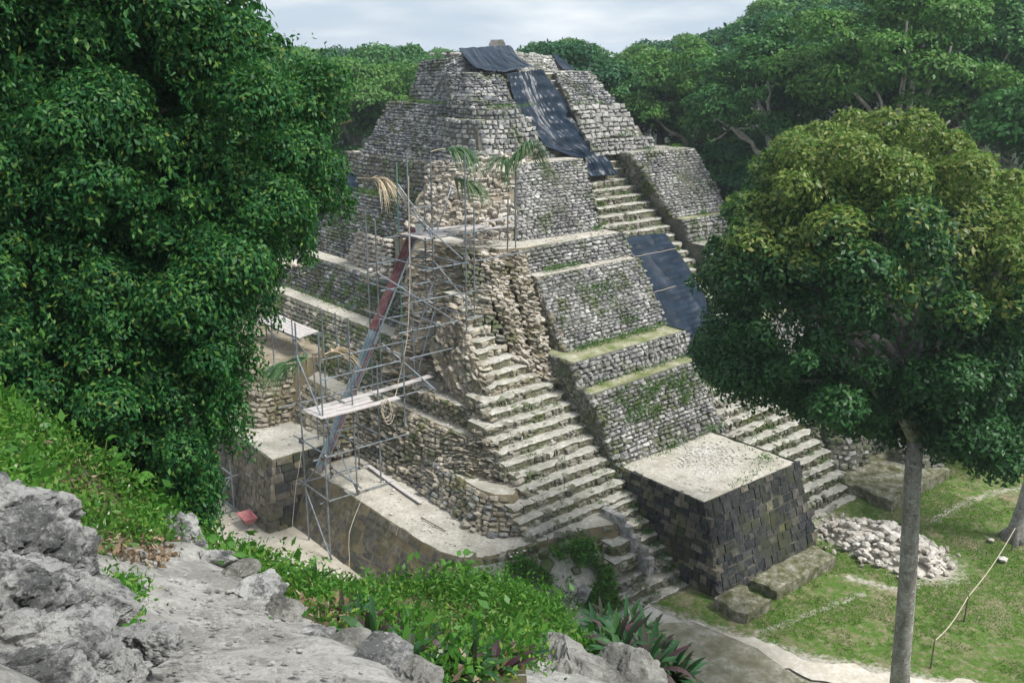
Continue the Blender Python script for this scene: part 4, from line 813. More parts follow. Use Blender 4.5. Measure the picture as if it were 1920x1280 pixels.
def plank(label, a, b, wd, group=None, th=.045, name='plank', m='wood'):
    A = np.array(W(a)); B = np.array(W(b)); d = B - A; Ln = np.linalg.norm(d); x = d / Ln; y = np.cross([0, 0, 1], x); y /= np.linalg.norm(y); z = np.cross(x, y)
    n = 8; V = []
    for i in range(n + 1):
        c = A + d * i / n + z * (-.03 * math.sin(math.pi * i / n))
        e_ = (R.uniform(-.01, .01)) ; V += [c + y * (wd / 2 + e_) + z * th / 2, c - y * (wd / 2 + e_) + z * th / 2, c - y * (wd / 2 + e_) - z * th / 2, c + y * (wd / 2 + e_) - z * th / 2]
    F = [(4 * i + j, 4 * i + (j + 1) % 4, 4 * i + 4 + (j + 1) % 4, 4 * i + 4 + j) for i in range(n) for j in range(4)] + [(3, 2, 1, 0), (4 * n, 4 * n + 1, 4 * n + 2, 4 * n + 3)]
    o = mesh_obj(name, V, F, M[m], None, tuple((A + B) / 2)); tag(o, label, 'plank', group); return o
G1 = 'planks laid on the middle level of the scaffold'
plank('broad pale plank at the front edge of the middle scaffold level', (17.55, 33.22, 6.72), (21.4, 33.18, 6.72), .34, G1)
plank('middle one of the pale planks on the middle scaffold level', (17.5, 33.58, 6.73), (20.3, 33.6, 6.73), .32, G1)
plank('pale plank behind the other planks on the middle scaffold level', (17.45, 33.95, 6.73), (20.4, 34.0, 6.74), .33, G1)
plank('long pale plank reaching right to the ledge from the middle scaffold level', (19.2, 34.15, 6.79), (24.0, 34.35, 6.85), .34, G1)
plank('short pale plank at the back of the middle scaffold level', (17.5, 34.35, 6.73), (19.1, 34.35, 6.74), .3, G1)
G2 = 'planks and boards of the top scaffold level'
plank('wide white board holding the bucket on the top scaffold level', (24.2, 36.0, 13.05), (26.4, 36.0, 13.05), 1.25, G2, .04, 'board')
plank('long white board running right from the bucket board', (26.0, 35.75, 13.1), (28.2, 35.75, 13.12), .55, G2, .04, 'board')
plank('narrow plank at the right end of the top scaffold level', (27.9, 35.4, 13.05), (30.0, 35.4, 13.0), .26, G2)
plank('narrow back plank beside the rubble on the top scaffold level', (25.0, 37.2, 13.05), (27.8, 36.6, 13.05), .28, G2)
plank('upper right plank tilted against the palm pole', (28.6, 36.2, 13.2), (30.2, 35.9, 13.35), .3, G2)
for k in range(5): plank('weathered plank of the little plank roof on the left terraces', (22.1 + .28 * k, 43.2 + .1 * k, 7.02), (22.0 + .28 * k, 47.8, 7.06), .25, 'planks of the left roof')
for k in range(3): plank('weathered plank on the low rack left of the palm leaves', (20.7 + .5 * k, 44.2, 5.45), (20.5 + .5 * k, 47.6, 5.45), .44, 'planks of the low rack')
plank('grey plank laid on the tan ledge under the scaffold tower', (20.9, 30.9, 2.72), (21.2, 35.6, 2.75), .2)
# chute of corrugated sheets
ch = thing('rubble_chute', 'long chute of red and blue grey corrugated sheets leaning down the scaffold', 'chute', tuple(W((19.4, 36.4, 2.7))))
def corr(name, a, b, wd, m, side=0.0, tilt=0.0):
    A = np.array(W(a)); B = np.array(W(b)); d = B - A; Ln = np.linalg.norm(d); x = d / Ln; y0 = VA - x * (VA @ x); y0 /= np.linalg.norm(y0); z = np.cross(x, y0)
    if z[2] < 0: z = -z
    y = y0 * math.cos(tilt) + z * math.sin(tilt); zz = np.cross(x, y)
    n = 26; V = []
    for i in range(2):
        for j in range(n + 1):
            s = (j / n - .5) * wd; V.append(A + d * i + y * (s + side) + zz * .03 * math.sin(j / n * wd / .09 * 2 * math.pi))
    F = [(j, j + 1, n + 2 + j, n + 1 + j) for j in range(n)]
    o = mesh_obj(name, V, F, M[m], ch); md = o.modifiers.new('thickness', 'SOLIDIFY'); md.thickness = .006; return o
tp, bt_ = np.array((25.05, 36.45, 13.2)), np.array((19.35, 36.5, 2.75))
def cp_(t): return tuple(bt_ + (tp - bt_) * t)
corr('red_sheet', cp_(.57), cp_(1.0), .62, 'redtin', .28, .35); corr('blue_sheet', cp_(.52), cp_(.98), .42, 'bluetin', -.28, -.6)
corr('blue_sheet', cp_(.28), cp_(.60), .66, 'bluetin', .22, .3); corr('red_sheet', cp_(.26), cp_(.56), .34, 'redtin', -.3, -.7)
corr('blue_sheet', cp_(0), cp_(.32), .6, 'bluetin', .2, .3); corr('red_sheet', cp_(.0), cp_(.30), .34, 'redtin', -.28, -.7)
# bucket
bu = thing('bucket', 'dusty white bucket standing on the top scaffold board', 'bucket', tuple(W((24.75, 36.1, 13.08))))
q = W((24.75, 36.1, 13.08)); mb = MB(); n = 14
for r0, r1, z0, z1 in ((.17, .2, 0, .42),):
    mb.tube([q + np.array([0, 0, z0]), q + np.array([0, 0, z1])], [r0, r1], n, cap=False); mb.tube([q + np.array([0, 0, z1]), q + np.array([0, 0, z1 - .06])], [r1, r1 - .02], n, cap=False); mb.tube([q + np.array([0, 0, z1 - .06]), q + np.array([0, 0, z1 - .07])], [r1 - .02, .01], n)
mb.build('pail', M['bucket'], bu); mb = MB(); mb.tube([q + np.array([.2 * math.cos(a), 0, .4 + .12 * math.sin(a)]) for a in np.linspace(0, math.pi, 9)], .008, 5); mb.build('handle', M['steel'], bu)
# ropes
def rope(label, pts, r=.018):
    P = [Vector(W(p)) for p in pts]; Q = []
    for i in range(len(P) - 1):
        for k in range(5): Q.append(P[i].lerp(P[i + 1], k / 5) + Vector((R.uniform(-.02, .02), R.uniform(-.02, .02), R.uniform(-.01, .01))))
    Q.append(P[-1]); mb = MB(); mb.tube(Q, r, 5); o = mb.build('rope', M['rope'], None, loc=tuple(P[0])); tag(o, label, 'rope')
rope('long pale rope hanging down the scaffold in front of the chute', [(23.5, 35.0, z_for(23.5, 35, 330)), (23.0, 34.4, 11), (22.5, 34, 9), (21.6, 33.6, 6.8), (21.4, 33.5, 6.6)])
rope('coil of pale rope hanging from the middle scaffold planks', [(20.6 + .24 * math.cos(a) + .01 * a, 33.0, 6.52 - .018 * a + .40 * math.sin(a) * (1 + .02 * a)) for a in np.linspace(0, 18.6, 34)], .018)
rope('thin pale cord hanging from the scaffold foot to the plaza', [(19.3, 33.0, 2.8), (18.2, 32.4, 1.6), (17.9, 32.0, .4), (17.8, 31.8, .02)], .013)
rope('thin cord stretched down the corner of the brown platform', [(18.6, 37.0, 3.9), (18.0, 36.7, 2.0), (17.5, 36.4, .02)], .013)
mb = MB(); mb.tube([Vector(W(p)) for p in ((20.2, 29.9, 2.66), (20.2, 29.1, 2.69), (20.25, 28.3, 2.67))], .022, 6); o = mb.build('stick', M['stick'], None, loc=tuple(W((20.2, 29, 2.66)))); tag(o, 'thin dark stick lying on the tan ledge', 'stick')

# ------------------------------------------------------------------ wheelbarrow
wb = W((16.4, 38.5, 0)); bar = thing('wheelbarrow', 'faded red wheelbarrow on the pale plaza by the corner platform', 'wheelbarrow', tuple(wb))
ax = Vector((.55, -.75, 0)).normalized(); ay = Vector((-ax.y, ax.x, 0)); az = Vector((0, 0, 1)); B0 = Vector(wb)
def bp(x, y, z): return B0 + ax * x + ay * y + az * z
mb = MB(); to = [(-.52, -.34), (.52, -.30), (.52, .30), (-.52, .34)]; bo = [(-.2, -.2), (.36, -.17), (.36, .17), (-.2, .2)]
V = [bp(x, y, .66) for x, y in to] + [bp(x, y, .36) for x, y in bo] + [bp(x * .95, y * .93, .66) for x, y in to] + [bp(x * .93, y * .9, .385) for x, y in bo]
mb.add(V, [(i, (i + 1) % 4, 4 + (i + 1) % 4, 4 + i) for i in range(4)] + [(8 + (i + 1) % 4, 8 + i, 12 + i, 12 + (i + 1) % 4) for i in range(4)] + [(i, 8 + i, 8 + (i + 1) % 4, (i + 1) % 4) for i in range(4)] + [(7, 6, 5, 4), (12, 13, 14, 15)])
mb.build('tray', M['redpaint'], bar)
for s in (-1, 1):
    mb = MB(); mb.tube([bp(-.62, s * .05, .2), bp(-.2, s * .2, .33), bp(.4, s * .22, .36), bp(1.0, s * .28, .52)], .02, 6); mb.build('handle', M['stick'], bar)
    mb = MB(); mb.tube([bp(.42, s * .22, .36), bp(.5, s * .24, .02), bp(.3, s * .23, .02), bp(.2, s * .21, .35)], .014, 6); mb.build('leg', M['steel'], bar)
mb = MB(); mb.tube([bp(-.62 + .17 * math.cos(a), 0, .2 + .17 * math.sin(a)) for a in np.linspace(0, 2 * math.pi, 17)], .04, 6, cap=False); wl = mb.build('wheel', M['rubber'], bar)
mb = MB(); mb.tube([bp(-.62, -.05, .2), bp(-.62, .05, .2)], .11, 12); mb.build('rim', M['steel'], wl)

# ------------------------------------------------------------------ loose stones
def heap(cu, cv, ru, rv, hgt, n, smin, smax, mt, label, group, z0=0.0, name='loose_stone', ang=0.0):
    placed = []
    for k in range(n):
        a = R.uniform(0, 6.283); r = math.sqrt(R.random()) ; x, y = r * math.cos(a), r * math.sin(a)
        u, v = cu + ru * x, cv + rv * y; s = R.uniform(smin, smax) * (1.15 - .35 * r)
        z = z0 + hgt * max(0, 1 - r * r) * R.uniform(.75, 1.0) + s * .25
        o = bpy.data.objects.new(name, proto_mesh('rock', k % 9, mt)); COL.objects.link(o)
        o.location = W((u, v, z)); o.rotation_euler = (R.uniform(-.5, .5), R.uniform(-.5, .5), R.uniform(0, 6.28)); o.scale = (s * R.uniform(1, 1.4), s * R.uniform(.8, 1.1), s * R.uniform(.7, 1))
        tag(o, label, 'stone', group)
heap(37.2, 18.6, 1.95, 2.9, .8, 270, .2, .56, 'heap', 'pale loose stone in the heap on the lawn right of the dark block', 'stones heaped on the lawn')
for k in range(26):
    a_ = R.uniform(0, 6.28); r_ = R.uniform(1.0, 1.25); o = bpy.data.objects.new('loose_stone', proto_mesh('rock', k % 9, 'heap')); COL.objects.link(o); s_ = R.uniform(.12, .3)
    o.location = W((37.2 + 1.95 * r_ * math.cos(a_), 18.6 + 2.9 * r_ * math.sin(a_), .02 + s_ * .2)); o.scale = (s_ * 1.3, s_, s_ * .8); o.rotation_euler = (R.random(), R.random(), R.random() * 6); tag(o, 'small pale stone scattered around the foot of the stone heap', 'stone', 'stones scattered around the heap')
def fill_mound(name, cu, cv, ru, rv, h, m, label, z0=0):
    n = 18; P = []; F = []
    for i in range(n):
        for j in range(n):
            x, y = i / (n - 1) * 2 - 1, j / (n - 1) * 2 - 1; r2 = min(1, x * x + y * y); P.append(W((cu + x * ru, cv + y * rv, z0 + h * (1 - r2) - .16)))
    F = [(i * n + j, (i + 1) * n + j, (i + 1) * n + j + 1, i * n + j + 1) for i in range(n - 1) for j in range(n - 1)]
    return mesh_obj(name, P, F, m, None, tuple(W((cu, cv, z0))))
o = fill_mound('gravel', 37.2, 18.5, 1.9, 3.0, .6, M['path'], ''); tag(o, 'pale gravel under the heap of loose stones', 'gravel', kind='stuff')
# dry stacked stones on the left terrace
k = 0
for row in range(8):
    x = 43.0 + row * .1
    while x < 47.8 - row * .12:
        l = R.uniform(.32, .55)
        o = bpy.data.objects.new('stacked_stone', proto_mesh('rock', k % 9, 'rubble')); COL.objects.link(o)
        o.location = W((27.75 + row * .05 + R.uniform(-.06, .06), x + l / 2, 9.5 + row * .24 + R.uniform(-.03, .03))); o.rotation_euler = (R.uniform(-.2, .2), R.uniform(-.2, .2), math.radians(40) + R.uniform(-.4, .4)); o.scale = (R.uniform(.4, .6), l * 1.25, R.uniform(.28, .36))
        tag(o, 'tan stone in the dry stack on the left terrace', 'stone', 'stones stacked on the left terrace'); k += 1; x += l
heap(27.5, 43.2, .3, 2.0, .1, 14, .35, .6, 'rubble', 'large loose stone lying at the foot of the dry stack', 'loose stones before the stack', 9.42)
heap(29.0, 37.0, 1.0, .7, .8, 70, .22, .42, 'rubble', 'tan rubble stone piled behind the top scaffold boards', 'rubble piled behind the top boards', 12.05, 'rubble_stone')
heap(24.0, 49.5, 1.2, 3, .4, 40, .3, .6, 'rubble', 'tan loose stone on the far left terrace under the leaves', 'loose stones on the far left terrace', 9.45)
for (px, py, z, s, lb) in ((789, 736, 6.2, .32, 'white loose stone on the dusty landing beside the plank end'), (1880, 1048, 0.1, .5, 'white stone on the lawn at the end of the cord fence'), (1858, 1012, .1, .35, 'small pale stone by the trunk at the right edge'), (808, 730, 6.2, .2, 'small pale stone on the landing near the fallen pillar')):
    o = bpy.data.objects.new('loose_stone', proto_mesh('rock', 3, 'heap')); COL.objects.link(o); o.location = W(at_z(px, py, z)); o.scale = (s * 1.4, s, s * .7); o.rotation_euler = (0, .1, 1.0); tag(o, lb, 'stone')
fp = [(25.0, 33.6, 8.3), (24.9, 33.4, 7.6), (24.75, 33.2, 6.9), (24.55, 33.3, 6.4), (24.2, 33.8, 6.25)]
for i in range(9):
    t = i / 8; q = resample(fp, t); o = bpy.data.objects.new('fallen_stone', proto_mesh('rock', i % 9, 'tan')); COL.objects.link(o); o.location = W(q + np.array([R.uniform(-.06, .06)] * 2 + [.1])); s = R.uniform(.4, .62); o.scale = (s, s * .8, s); o.rotation_euler = (R.random(), R.random(), R.random() * 6); tag(o, 'tan boulder of the tumbled pillar on the dusty landing', 'stone', 'boulders of the tumbled pillar')

# ------------------------------------------------------------------ cord fence on the lawn
fc = thing('cord_fence', 'low fence of three sticks joined by a cord across the lawn', 'fence', tuple(W((34.2, 13.6, 0))))
fpts = [(30.44, 13.0), (34.2, 13.6), (41.3, 14.9)]
for u, v in fpts: mb = MB(); mb.tube([Vector(W((u, v, -.05))), Vector(W((u + .03, v, 1.15)))], [.035, .025], 6); mb.build('post', M['stick'], fc)
mb = MB(); P = []
for (a, b) in zip(fpts[:-1], fpts[1:]):
    for i in range(9): t = i / 8; P.append(Vector(W((a[0] + (b[0] - a[0]) * t, a[1] + (b[1] - a[1]) * t, 1.08 - .25 * math.sin(math.pi * t)))))
mb.tube(P, .02, 5); mb.build('cord', M['rope'], fc)

# ------------------------------------------------------------------ foliage makers
def leaves(C, D, size, asp=.42, fold=.18, droop=0.0):
    """leaf blades (one folded quad each): C centres, D directions of the blade"""
    n = len(C); D = D / (np.linalg.norm(D, axis=1, keepdims=True) + 1e-9); A = N.normal(size=(n, 3)); B = np.cross(D, A); B /= np.linalg.norm(B, axis=1, keepdims=True) + 1e-9; K = np.cross(D, B)
    sz = (size * N.uniform(.65, 1.3, n))[:, None] if np.isscalar(size) else size[:, None]
    m = C + D * sz * .45 
    P = np.stack([C, m + B * sz * asp * .5 + K * sz * fold * .4, C + D * sz, m - B * sz * asp * .5 + K * sz * fold * .4], 1)
    F = np.arange(n * 4).reshape(n, 4); return P.reshape(-1, 3), F
def blob_points(blobs, n, shell=.55):
    w_ = np.array([(b[3] * b[4] + b[4] * b[5] + b[3] * b[5]) for b in blobs]); w_ = w_ / w_.sum(); idx = N.choice(len(blobs), n, p=w_); b = np.array(blobs)[idx]
    d = N.normal(size=(n, 3)); d /= np.linalg.norm(d, axis=1, keepdims=True); r = (shell + (1 - shell) * N.random(n)) ** .7 * (1 + N.normal(0, .07, n))
    return b[:, :3] + d * b[:, 3:6] * r[:, None], d
def lobes(c, rx, ry, rz, n, sub=.38, flat=.75, low=-.5):
    out = []
    for k in range(n):
        d = N.normal(size=3); d /= np.linalg.norm(d)
        if d[2] < low: d[2] *= -.6
        s = sub * N.uniform(.65, 1.25); q = N.uniform(.62, .95); out.append((c[0] + d[0] * rx * q, c[1] + d[1] * ry * q, c[2] + d[2] * rz * q, rx * s, ry * s, rz * s * flat))
    return out
def leaves_n(C, Nn, size, asp=.45, hang=0.0, nj=.45):
    """leaf blades that lie in the surface of their clump: Nn is the way each blade faces"""
    n = len(C); Nn = Nn / (np.linalg.norm(Nn, axis=1, keepdims=True) + 1e-9) + N.normal(0, nj, (n, 3)); Nn /= np.linalg.norm(Nn, axis=1, keepdims=True) + 1e-9
    D = N.normal(0, 1, (n, 3)) + np.array([0, 0, -hang]); D -= Nn * (D * Nn).sum(1, keepdims=True); D /= np.linalg.norm(D, axis=1, keepdims=True) + 1e-9; B = np.cross(Nn, D)
    sz = (size * N.uniform(.65, 1.3, n))[:, None]; m = C + D * sz * .48 + Nn * sz * .05
    P = np.stack([C, m + B * sz * asp * .5, C + D * sz - Nn * sz * .12, m - B * sz * asp * .5], 1)
    return P.reshape(-1, 3), np.arange(n * 4).reshape(n, 4)
def clumps(bl, dens, size, asp=.46, hang=0.0, up=.45, nj=.45, shell=.72, flip=.75):
    b = np.array(bl); ar = (b[:, 3] * b[:, 4] + b[:, 4] * b[:, 5] + b[:, 3] * b[:, 5]) * 4.19; cnt_ = np.maximum(6, (ar * dens / (size * size * asp * .6)).astype(int)); i_ = np.repeat(np.arange(len(b)), cnt_); n = len(i_)
    d = N.normal(size=(n, 3)); d /= np.linalg.norm(d, axis=1, keepdims=True); lowm = (d[:, 2] < -.15) & (N.random(n) < flip); d[lowm, 2] *= -1
    r = shell + (1.06 - shell) * N.random(n) ** .8; bump_ = 1 + .22 * fbm(d * 1.0 + i_[:, None] * 1.7, 2.2, 2) * 2
    C = b[i_, :3] + d * b[i_, 3:6] * (r * bump_)[:, None]
    return leaves_n(C, d + np.array([0, 0, up]), size, asp, hang, nj)
def limb(mb, a, b, r0, r1, n=6, wob=.06, sides=7):
    a, b = np.array(a, float), np.array(b, float); L_ = np.linalg.norm(b - a)
    pts = [Vector(a + (b - a) * i / n + (N.normal(0, wob * L_ * .35, 3) if 0 < i < n else 0) + np.array([0, 0, L_ * .05 * math.sin(math.pi * i / n)])) for i in range(n + 1)]
    mb.tube(pts, [r0 + (r1 - r0) * i / n for i in range(n + 1)], sides); return pts

# ---- round tree on the right
tb = W((27.4, 12.5, 0)); td = np.linalg.norm(tb)
cz = 13.9; cc = np.array([tb[0] + .0, tb[1] + .5, cz])
c_mid = at_d(1625, 555, 31.0); top_c = c_mid
rt = thing('round_tree', 'round crowned tree with top leaves coloured golden as if sunlit on a slender pale trunk', 'tree', tuple(tb))
RX, RZ = 5.3, 5.7
ytop_ = lambda px: np.interp(px, [1290, 1330, 1380, 1420, 1500, 1620, 1720, 1800, 1850, 1940], [600, 500, 420, 300, 225, 205, 215, 255, 275, 335])
ybot_ = lambda px: np.interp(px, [1290, 1320, 1400, 1450, 1560, 1650, 1740, 1800, 1870, 1940], [660, 740, 770, 785, 825, 850, 850, 890, 925, 880])
bl = []; T_ = np.random.default_rng(5)
while len(bl) < 150:
    d = T_.normal(size=3); d /= np.linalg.norm(d); r = T_.uniform(.62, 1.15) * (.8 if len(bl) > 100 else 1); q = c_mid + d * np.array([RX * 1.12, RX, RZ * 1.1]) * T_.uniform(.75, 1.0)
    p_ = proj(q); rp_ = r * FPX / p_[2] * .95
    if p_[1] - rp_ < ytop_(p_[0]) or p_[1] + rp_ * .8 > ybot_(p_[0]) or p_[0] - rp_ < 1300 or p_[0] > 2010: continue
    bl.append((q[0], q[1], q[2], r, r, r * .78))
for (px, py) in ((1360, 560), (1340, 640), (1360, 700), (1420, 740), (1400, 450), (1450, 370), (1480, 300), (1540, 255), (1600, 240), (1660, 235), (1720, 245), (1780, 280), (1830, 310), (1520, 770), (1600, 790), (1680, 810), (1760, 830), (1840, 870), (1870, 880), (1900, 820)):
    q = at_d(px, py, 30.5 + R.uniform(-1, 1)); r = R.uniform(.5, .75); bl.append((q[0], q[1], q[2], r, r, r * .8))
for k in range(70):
    px = T_.uniform(1325, 1930); r = T_.uniform(.55, .95); py = ybot_(px) - r * 58 * T_.uniform(.8, 2.6); q = at_d(px, py, T_.uniform(28.6, 33.5)); bl.append((q[0], q[1], q[2], r, r, r * .8))
for k in range(90):
    d = T_.normal(size=3); d /= np.linalg.norm(d); d[2] = abs(d[2]) * .9 - .15; q = c_mid + d * np.array([RX, RX, RZ]) * T_.uniform(.98, 1.16); p_ = proj(q); r = T_.uniform(.2, .42)
    if p_[1] > ybot_(p_[0]) - 20 or p_[1] < ytop_(p_[0]) - 26: continue
    bl.append((q[0], q[1], q[2], r, r, r))
inn = [(c_mid[0] + .2, c_mid[1], c_mid[2] + .3, RX * .74, RX * .74, RZ * .68)]
Vv, Ff = clumps(bl, .9, .17, .5); V2, F2 = clumps(inn, 1.3, .2, .5)
Ff = np.r_[Ff, F2 + len(Vv)]; Vv = np.r_[Vv, V2]
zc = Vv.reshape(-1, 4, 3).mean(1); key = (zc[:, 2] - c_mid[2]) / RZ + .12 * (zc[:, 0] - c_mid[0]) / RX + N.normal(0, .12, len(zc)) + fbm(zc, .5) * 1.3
fm = (key > .44).astype(int)  # high, sunward leaves get the painted sunlit colour, the rest stay darker
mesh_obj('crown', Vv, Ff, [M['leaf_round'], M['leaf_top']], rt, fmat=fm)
mb = MB(); t_top = at_d(1716, 825, 30.6); tl = [np.array(tb) + (t_top - tb) * k for k in (0, .2, .4, .6, .8, 1)]
tl = [Vector(p + np.array([R.uniform(-.06, .06), 0, 0])) for p in tl]; mb.tube(tl, [.36, .285, .275, .265, .25, .23], 12)
mb.build('trunk', M['bark'], rt, smooth=True)
mb = MB()
for k in range(0, 100, 4):
    b_ = bl[k]; limb(mb, t_top + np.array([0, 0, R.uniform(-.4, 2.5)]), b_[:3], .16, .03)
mb.build('limb', M['bark'], rt, smooth=True)
# trunk at the right edge
t2 = W((42.5, 15.2, 0)); rt2 = thing('forked_tree', 'brown buttressed trunk at the right edge of the lawn', 'tree', tuple(t2))
mb = MB(); q = np.array(t2); mb.tube([Vector(q + np.array(o_)) for o_ in ((-.1, 0, -.1), (0, 0, .5), (.12, 0, 1.6), (.35, 0, 4), (.7, 0, 7), (1.2, 0, 10))], [.62, .42, .34, .32, .3, .25], 12)
for a in (0.4, 2.3, 4.2, 5.4): mb.tube([Vector(q + np.array([.75 * math.cos(a), .75 * math.sin(a), -.05])), Vector(q + np.array([.3 * math.cos(a), .3 * math.sin(a), .4])), Vector(q + np.array([.1, 0, 1.3]))], [.1, .16, .12], 7)
mb.build('trunk', M['bark'], rt2, smooth=True)
Vv, Ff = clumps(lobes(q + np.array([3.2, 0, 13]), 3.2, 3.5, 3, 30, .32), .9, .22, .5)
mesh_obj('crown', Vv, Ff, M['leaf_round'], rt2)

# ---- great drooping tree on the left
lb_ = at_d(60, 700, 19); lb_[2] = 0; lt = thing('drooping_tree', 'great dark green tree with drooping leafy branches left of the pyramid', 'tree', tuple(lb_))
bl = []; BR = []
def lob(px, py, d, r, rz=None): q = at_d(px, py, d); bl.append((q[0], q[1], q[2], r, r, rz or r * .85))
for (px, py, d, r) in ((60, 60, 13.5, 1.3), (230, 40, 13, 1.25), (380, 90, 13, 1.2), (440, 30, 13.5, 1.0), (120, 200, 12.5, 1.3), (300, 190, 12.5, 1.2), (470, 180, 13, 1.0), (560, 150, 14, .8), (610, 190, 14.5, .7), (640, 180, 15, .45), (655, 215, 15, .4), (550, 250, 13.8, .9), (600, 300, 14, .75), (640, 300, 14.4, .5),
                       (40, 350, 12.5, 1.3), (200, 360, 12, 1.2), (360, 340, 12.2, 1.1), (480, 350, 13, 1.0), (580, 390, 13.6, .75), (610, 350, 14, .6), (530, 470, 13.2, .7), (80, 520, 13, 1.3), (260, 500, 12.6, 1.2), (400, 480, 12.6, 1.0), (480, 540, 13, .7), (40, 680, 13.5, 1.2), (180, 660, 13, 1.2), (330, 640, 12.8, 1.0), (430, 620, 13, .75), (60, 790, 14, .9), (330, 760, 13, .85), (220, 800, 13.4, .8), (400, 730, 13.2, .6), (-60, 200, 13, 1.4), (-60, 500, 13, 1.4), (-80, 700, 13.5, 1.2), (20, -60, 13.5, 1.3), (300, -70, 13.5, 1.2), (150, 90, 15, 1.6), (250, 420, 15, 1.9), (350, 250, 15, 1.6), (120, 650, 15, 1.6)): lob(px, py, d, r * .92)
BR = list(bl); bl = []
sil = [(-160, -140), (500, -140), (512, 60), (530, 95), (590, 85), (630, 110), (672, 170), (678, 200), (640, 235), (640, 290), (650, 325), (615, 375), (575, 430), (520, 480), (505, 545), (462, 600), (445, 690), (420, 760), (405, 830), (375, 870), (360, 950), (300, 920), (240, 850), (150, 800), (60, 780), (-160, 780)]
T_ = np.random.default_rng(9); sx_ = np.array(sil, float); tries = 0
while len(bl) < 300 and tries < 20000:
    tries += 1; px, py = T_.uniform(-150, 680), T_.uniform(-130, 930); big_ = T_.random() < .5; r = T_.uniform(.38, .62) if big_ else T_.uniform(.2, .36); dd = T_.uniform(12.0, 14.6) + (px > 450) * (px - 450) * .006; rp_ = r * FPX / dd * .9
    ang_ = np.linspace(0, 6.28, 9)[:-1]
    if not inside_poly(px + rp_ * np.cos(ang_), py + rp_ * .85 * np.sin(ang_), sil).all(): continue
    if fbm(np.array([[px * .006, py * .006, dd * .3]]), 1.0, 2)[0] < -.16 and T_.random() < .8: continue
    q = at_d(px, py, dd); bl.append((q[0], q[1], q[2], r, r, r * .8))
back_ = [(*at_d(px, py, 15.6), r, r, r) for px, py, r in ((60, 60, 1.7), (300, 60, 1.6), (100, 300, 1.9), (330, 300, 1.8), (80, 560, 1.8), (280, 560, 1.6), (-100, 150, 1.8), (-100, 500, 1.8), (430, 180, 1.2), (400, 430, 1.2), (200, 740, 1.0))]
Vv, Ff = clumps(bl, .95, .074, .46, .9, .35); V2, F2 = clumps(back_, .9, .16, .5, .6, .2)
Ff = np.r_[Ff, F2 + len(Vv)]; Vv = np.r_[Vv, V2]
parts = [(Vv, Ff)]
# hanging curtains
st = []
for (px, py, d, n_, len_) in ((300, 800, 13, 26, 1.2), (330, 880, 13, 22, .9), (345, 930, 13.2, 12, .45), (395, 690, 13.2, 34, 1.15), (415, 760, 13.2, 16, .6), (430, 620, 13.2, 22, .85), (480, 510, 13.2, 20, .7), (545, 410, 13.6, 22, .7), (610, 320, 14.2, 16, .6), (615, 370, 14, 8, .35), (330, 850, 13, 40, 1.1), (300, 900, 13, 30, .7), (350, 930, 13.2, 24, .5), (370, 860, 13.1, 20, .8), (260, 840, 13.2, 30, 1.0), (240, 820, 13.2, 22, 1.0), (150, 760, 13.6, 24, .8), (200, 700, 13, 20, 1.2), (300, 640, 12.8, 20, 1.2), (100, 600, 13, 20, 1.2), (380, 560, 12.8, 20, 1.0)):
    for k in range(n_):
        q = at_d(px + R.uniform(-45, 45), py + R.uniform(-50, 30), d + R.uniform(-.4, .4)); m_ = int(105 * len_) + 8; t_ = N.random(m_)
        sw = np.array([R.uniform(-.12, .12), R.uniform(-.1, .1), 0]); C = q + np.array([0, 0, -1.0]) * (t_ * len_ * R.uniform(.5, 1.1))[:, None] + sw * t_[:, None] + N.normal(0, .055, (m_, 3)); D = N.normal(0, .6, (m_, 3)) + np.array([0, 0, -.8]); parts.append(leaves(C, D, .076, .44))
for k in range(520):
    px, py = R.uniform(-40, 660), R.uniform(-20, 900)
    if not inside_poly(np.array([px + 25.0, px - 25.0]), np.array([py + 30.0, py + 30.0]), sil).all(): continue
    len_ = R.uniform(.25, .7); q = at_d(px, py, R.uniform(11.7, 13.2) + max(0, px - 450) * .006); m_ = int(80 * len_) + 6; t_ = N.random(m_); sw = np.array([R.uniform(-.25, .25), R.uniform(-.1, .1), 0])
    C = q + np.array([0, 0, -1.0]) * (t_ * len_)[:, None] + sw * t_[:, None] + N.normal(0, .05, (m_, 3)) * (1.3 - t_)[:, None]; D = N.normal(0, .6, (m_, 3)) + np.array([0, 0, -.7]); parts.append(leaves(C, D, R.choice((.06, .075, .09)), .44))
Vs, Fs, k = [], [], 0
for v, f in parts: Vs.append(v); Fs.append(f + k); k += len(v)
mesh_obj('crown', np.concatenate(Vs), np.concatenate(Fs), M['leaf_near'], lt)
mb = MB(); tt_ = at_d(120, 420, 16.5); mb.tube([Vector(lb_), Vector(lb_ * .6 + tt_ * .4), Vector(tt_)], [.6, .5, .38], 10); mb.build('trunk', M['darkbark'], lt, smooth=True)
mb = MB()
for b_ in BR[:36]: limb(mb, tt_ + np.array([R.uniform(-.3, .3), 0, R.uniform(-1.5, .5)]), np.array(b_[:3]) + np.array([0, .2, -.1]), .13, .025, 6, .08, 6)
mb.build('limb', M['darkbark'], lt, smooth=True)

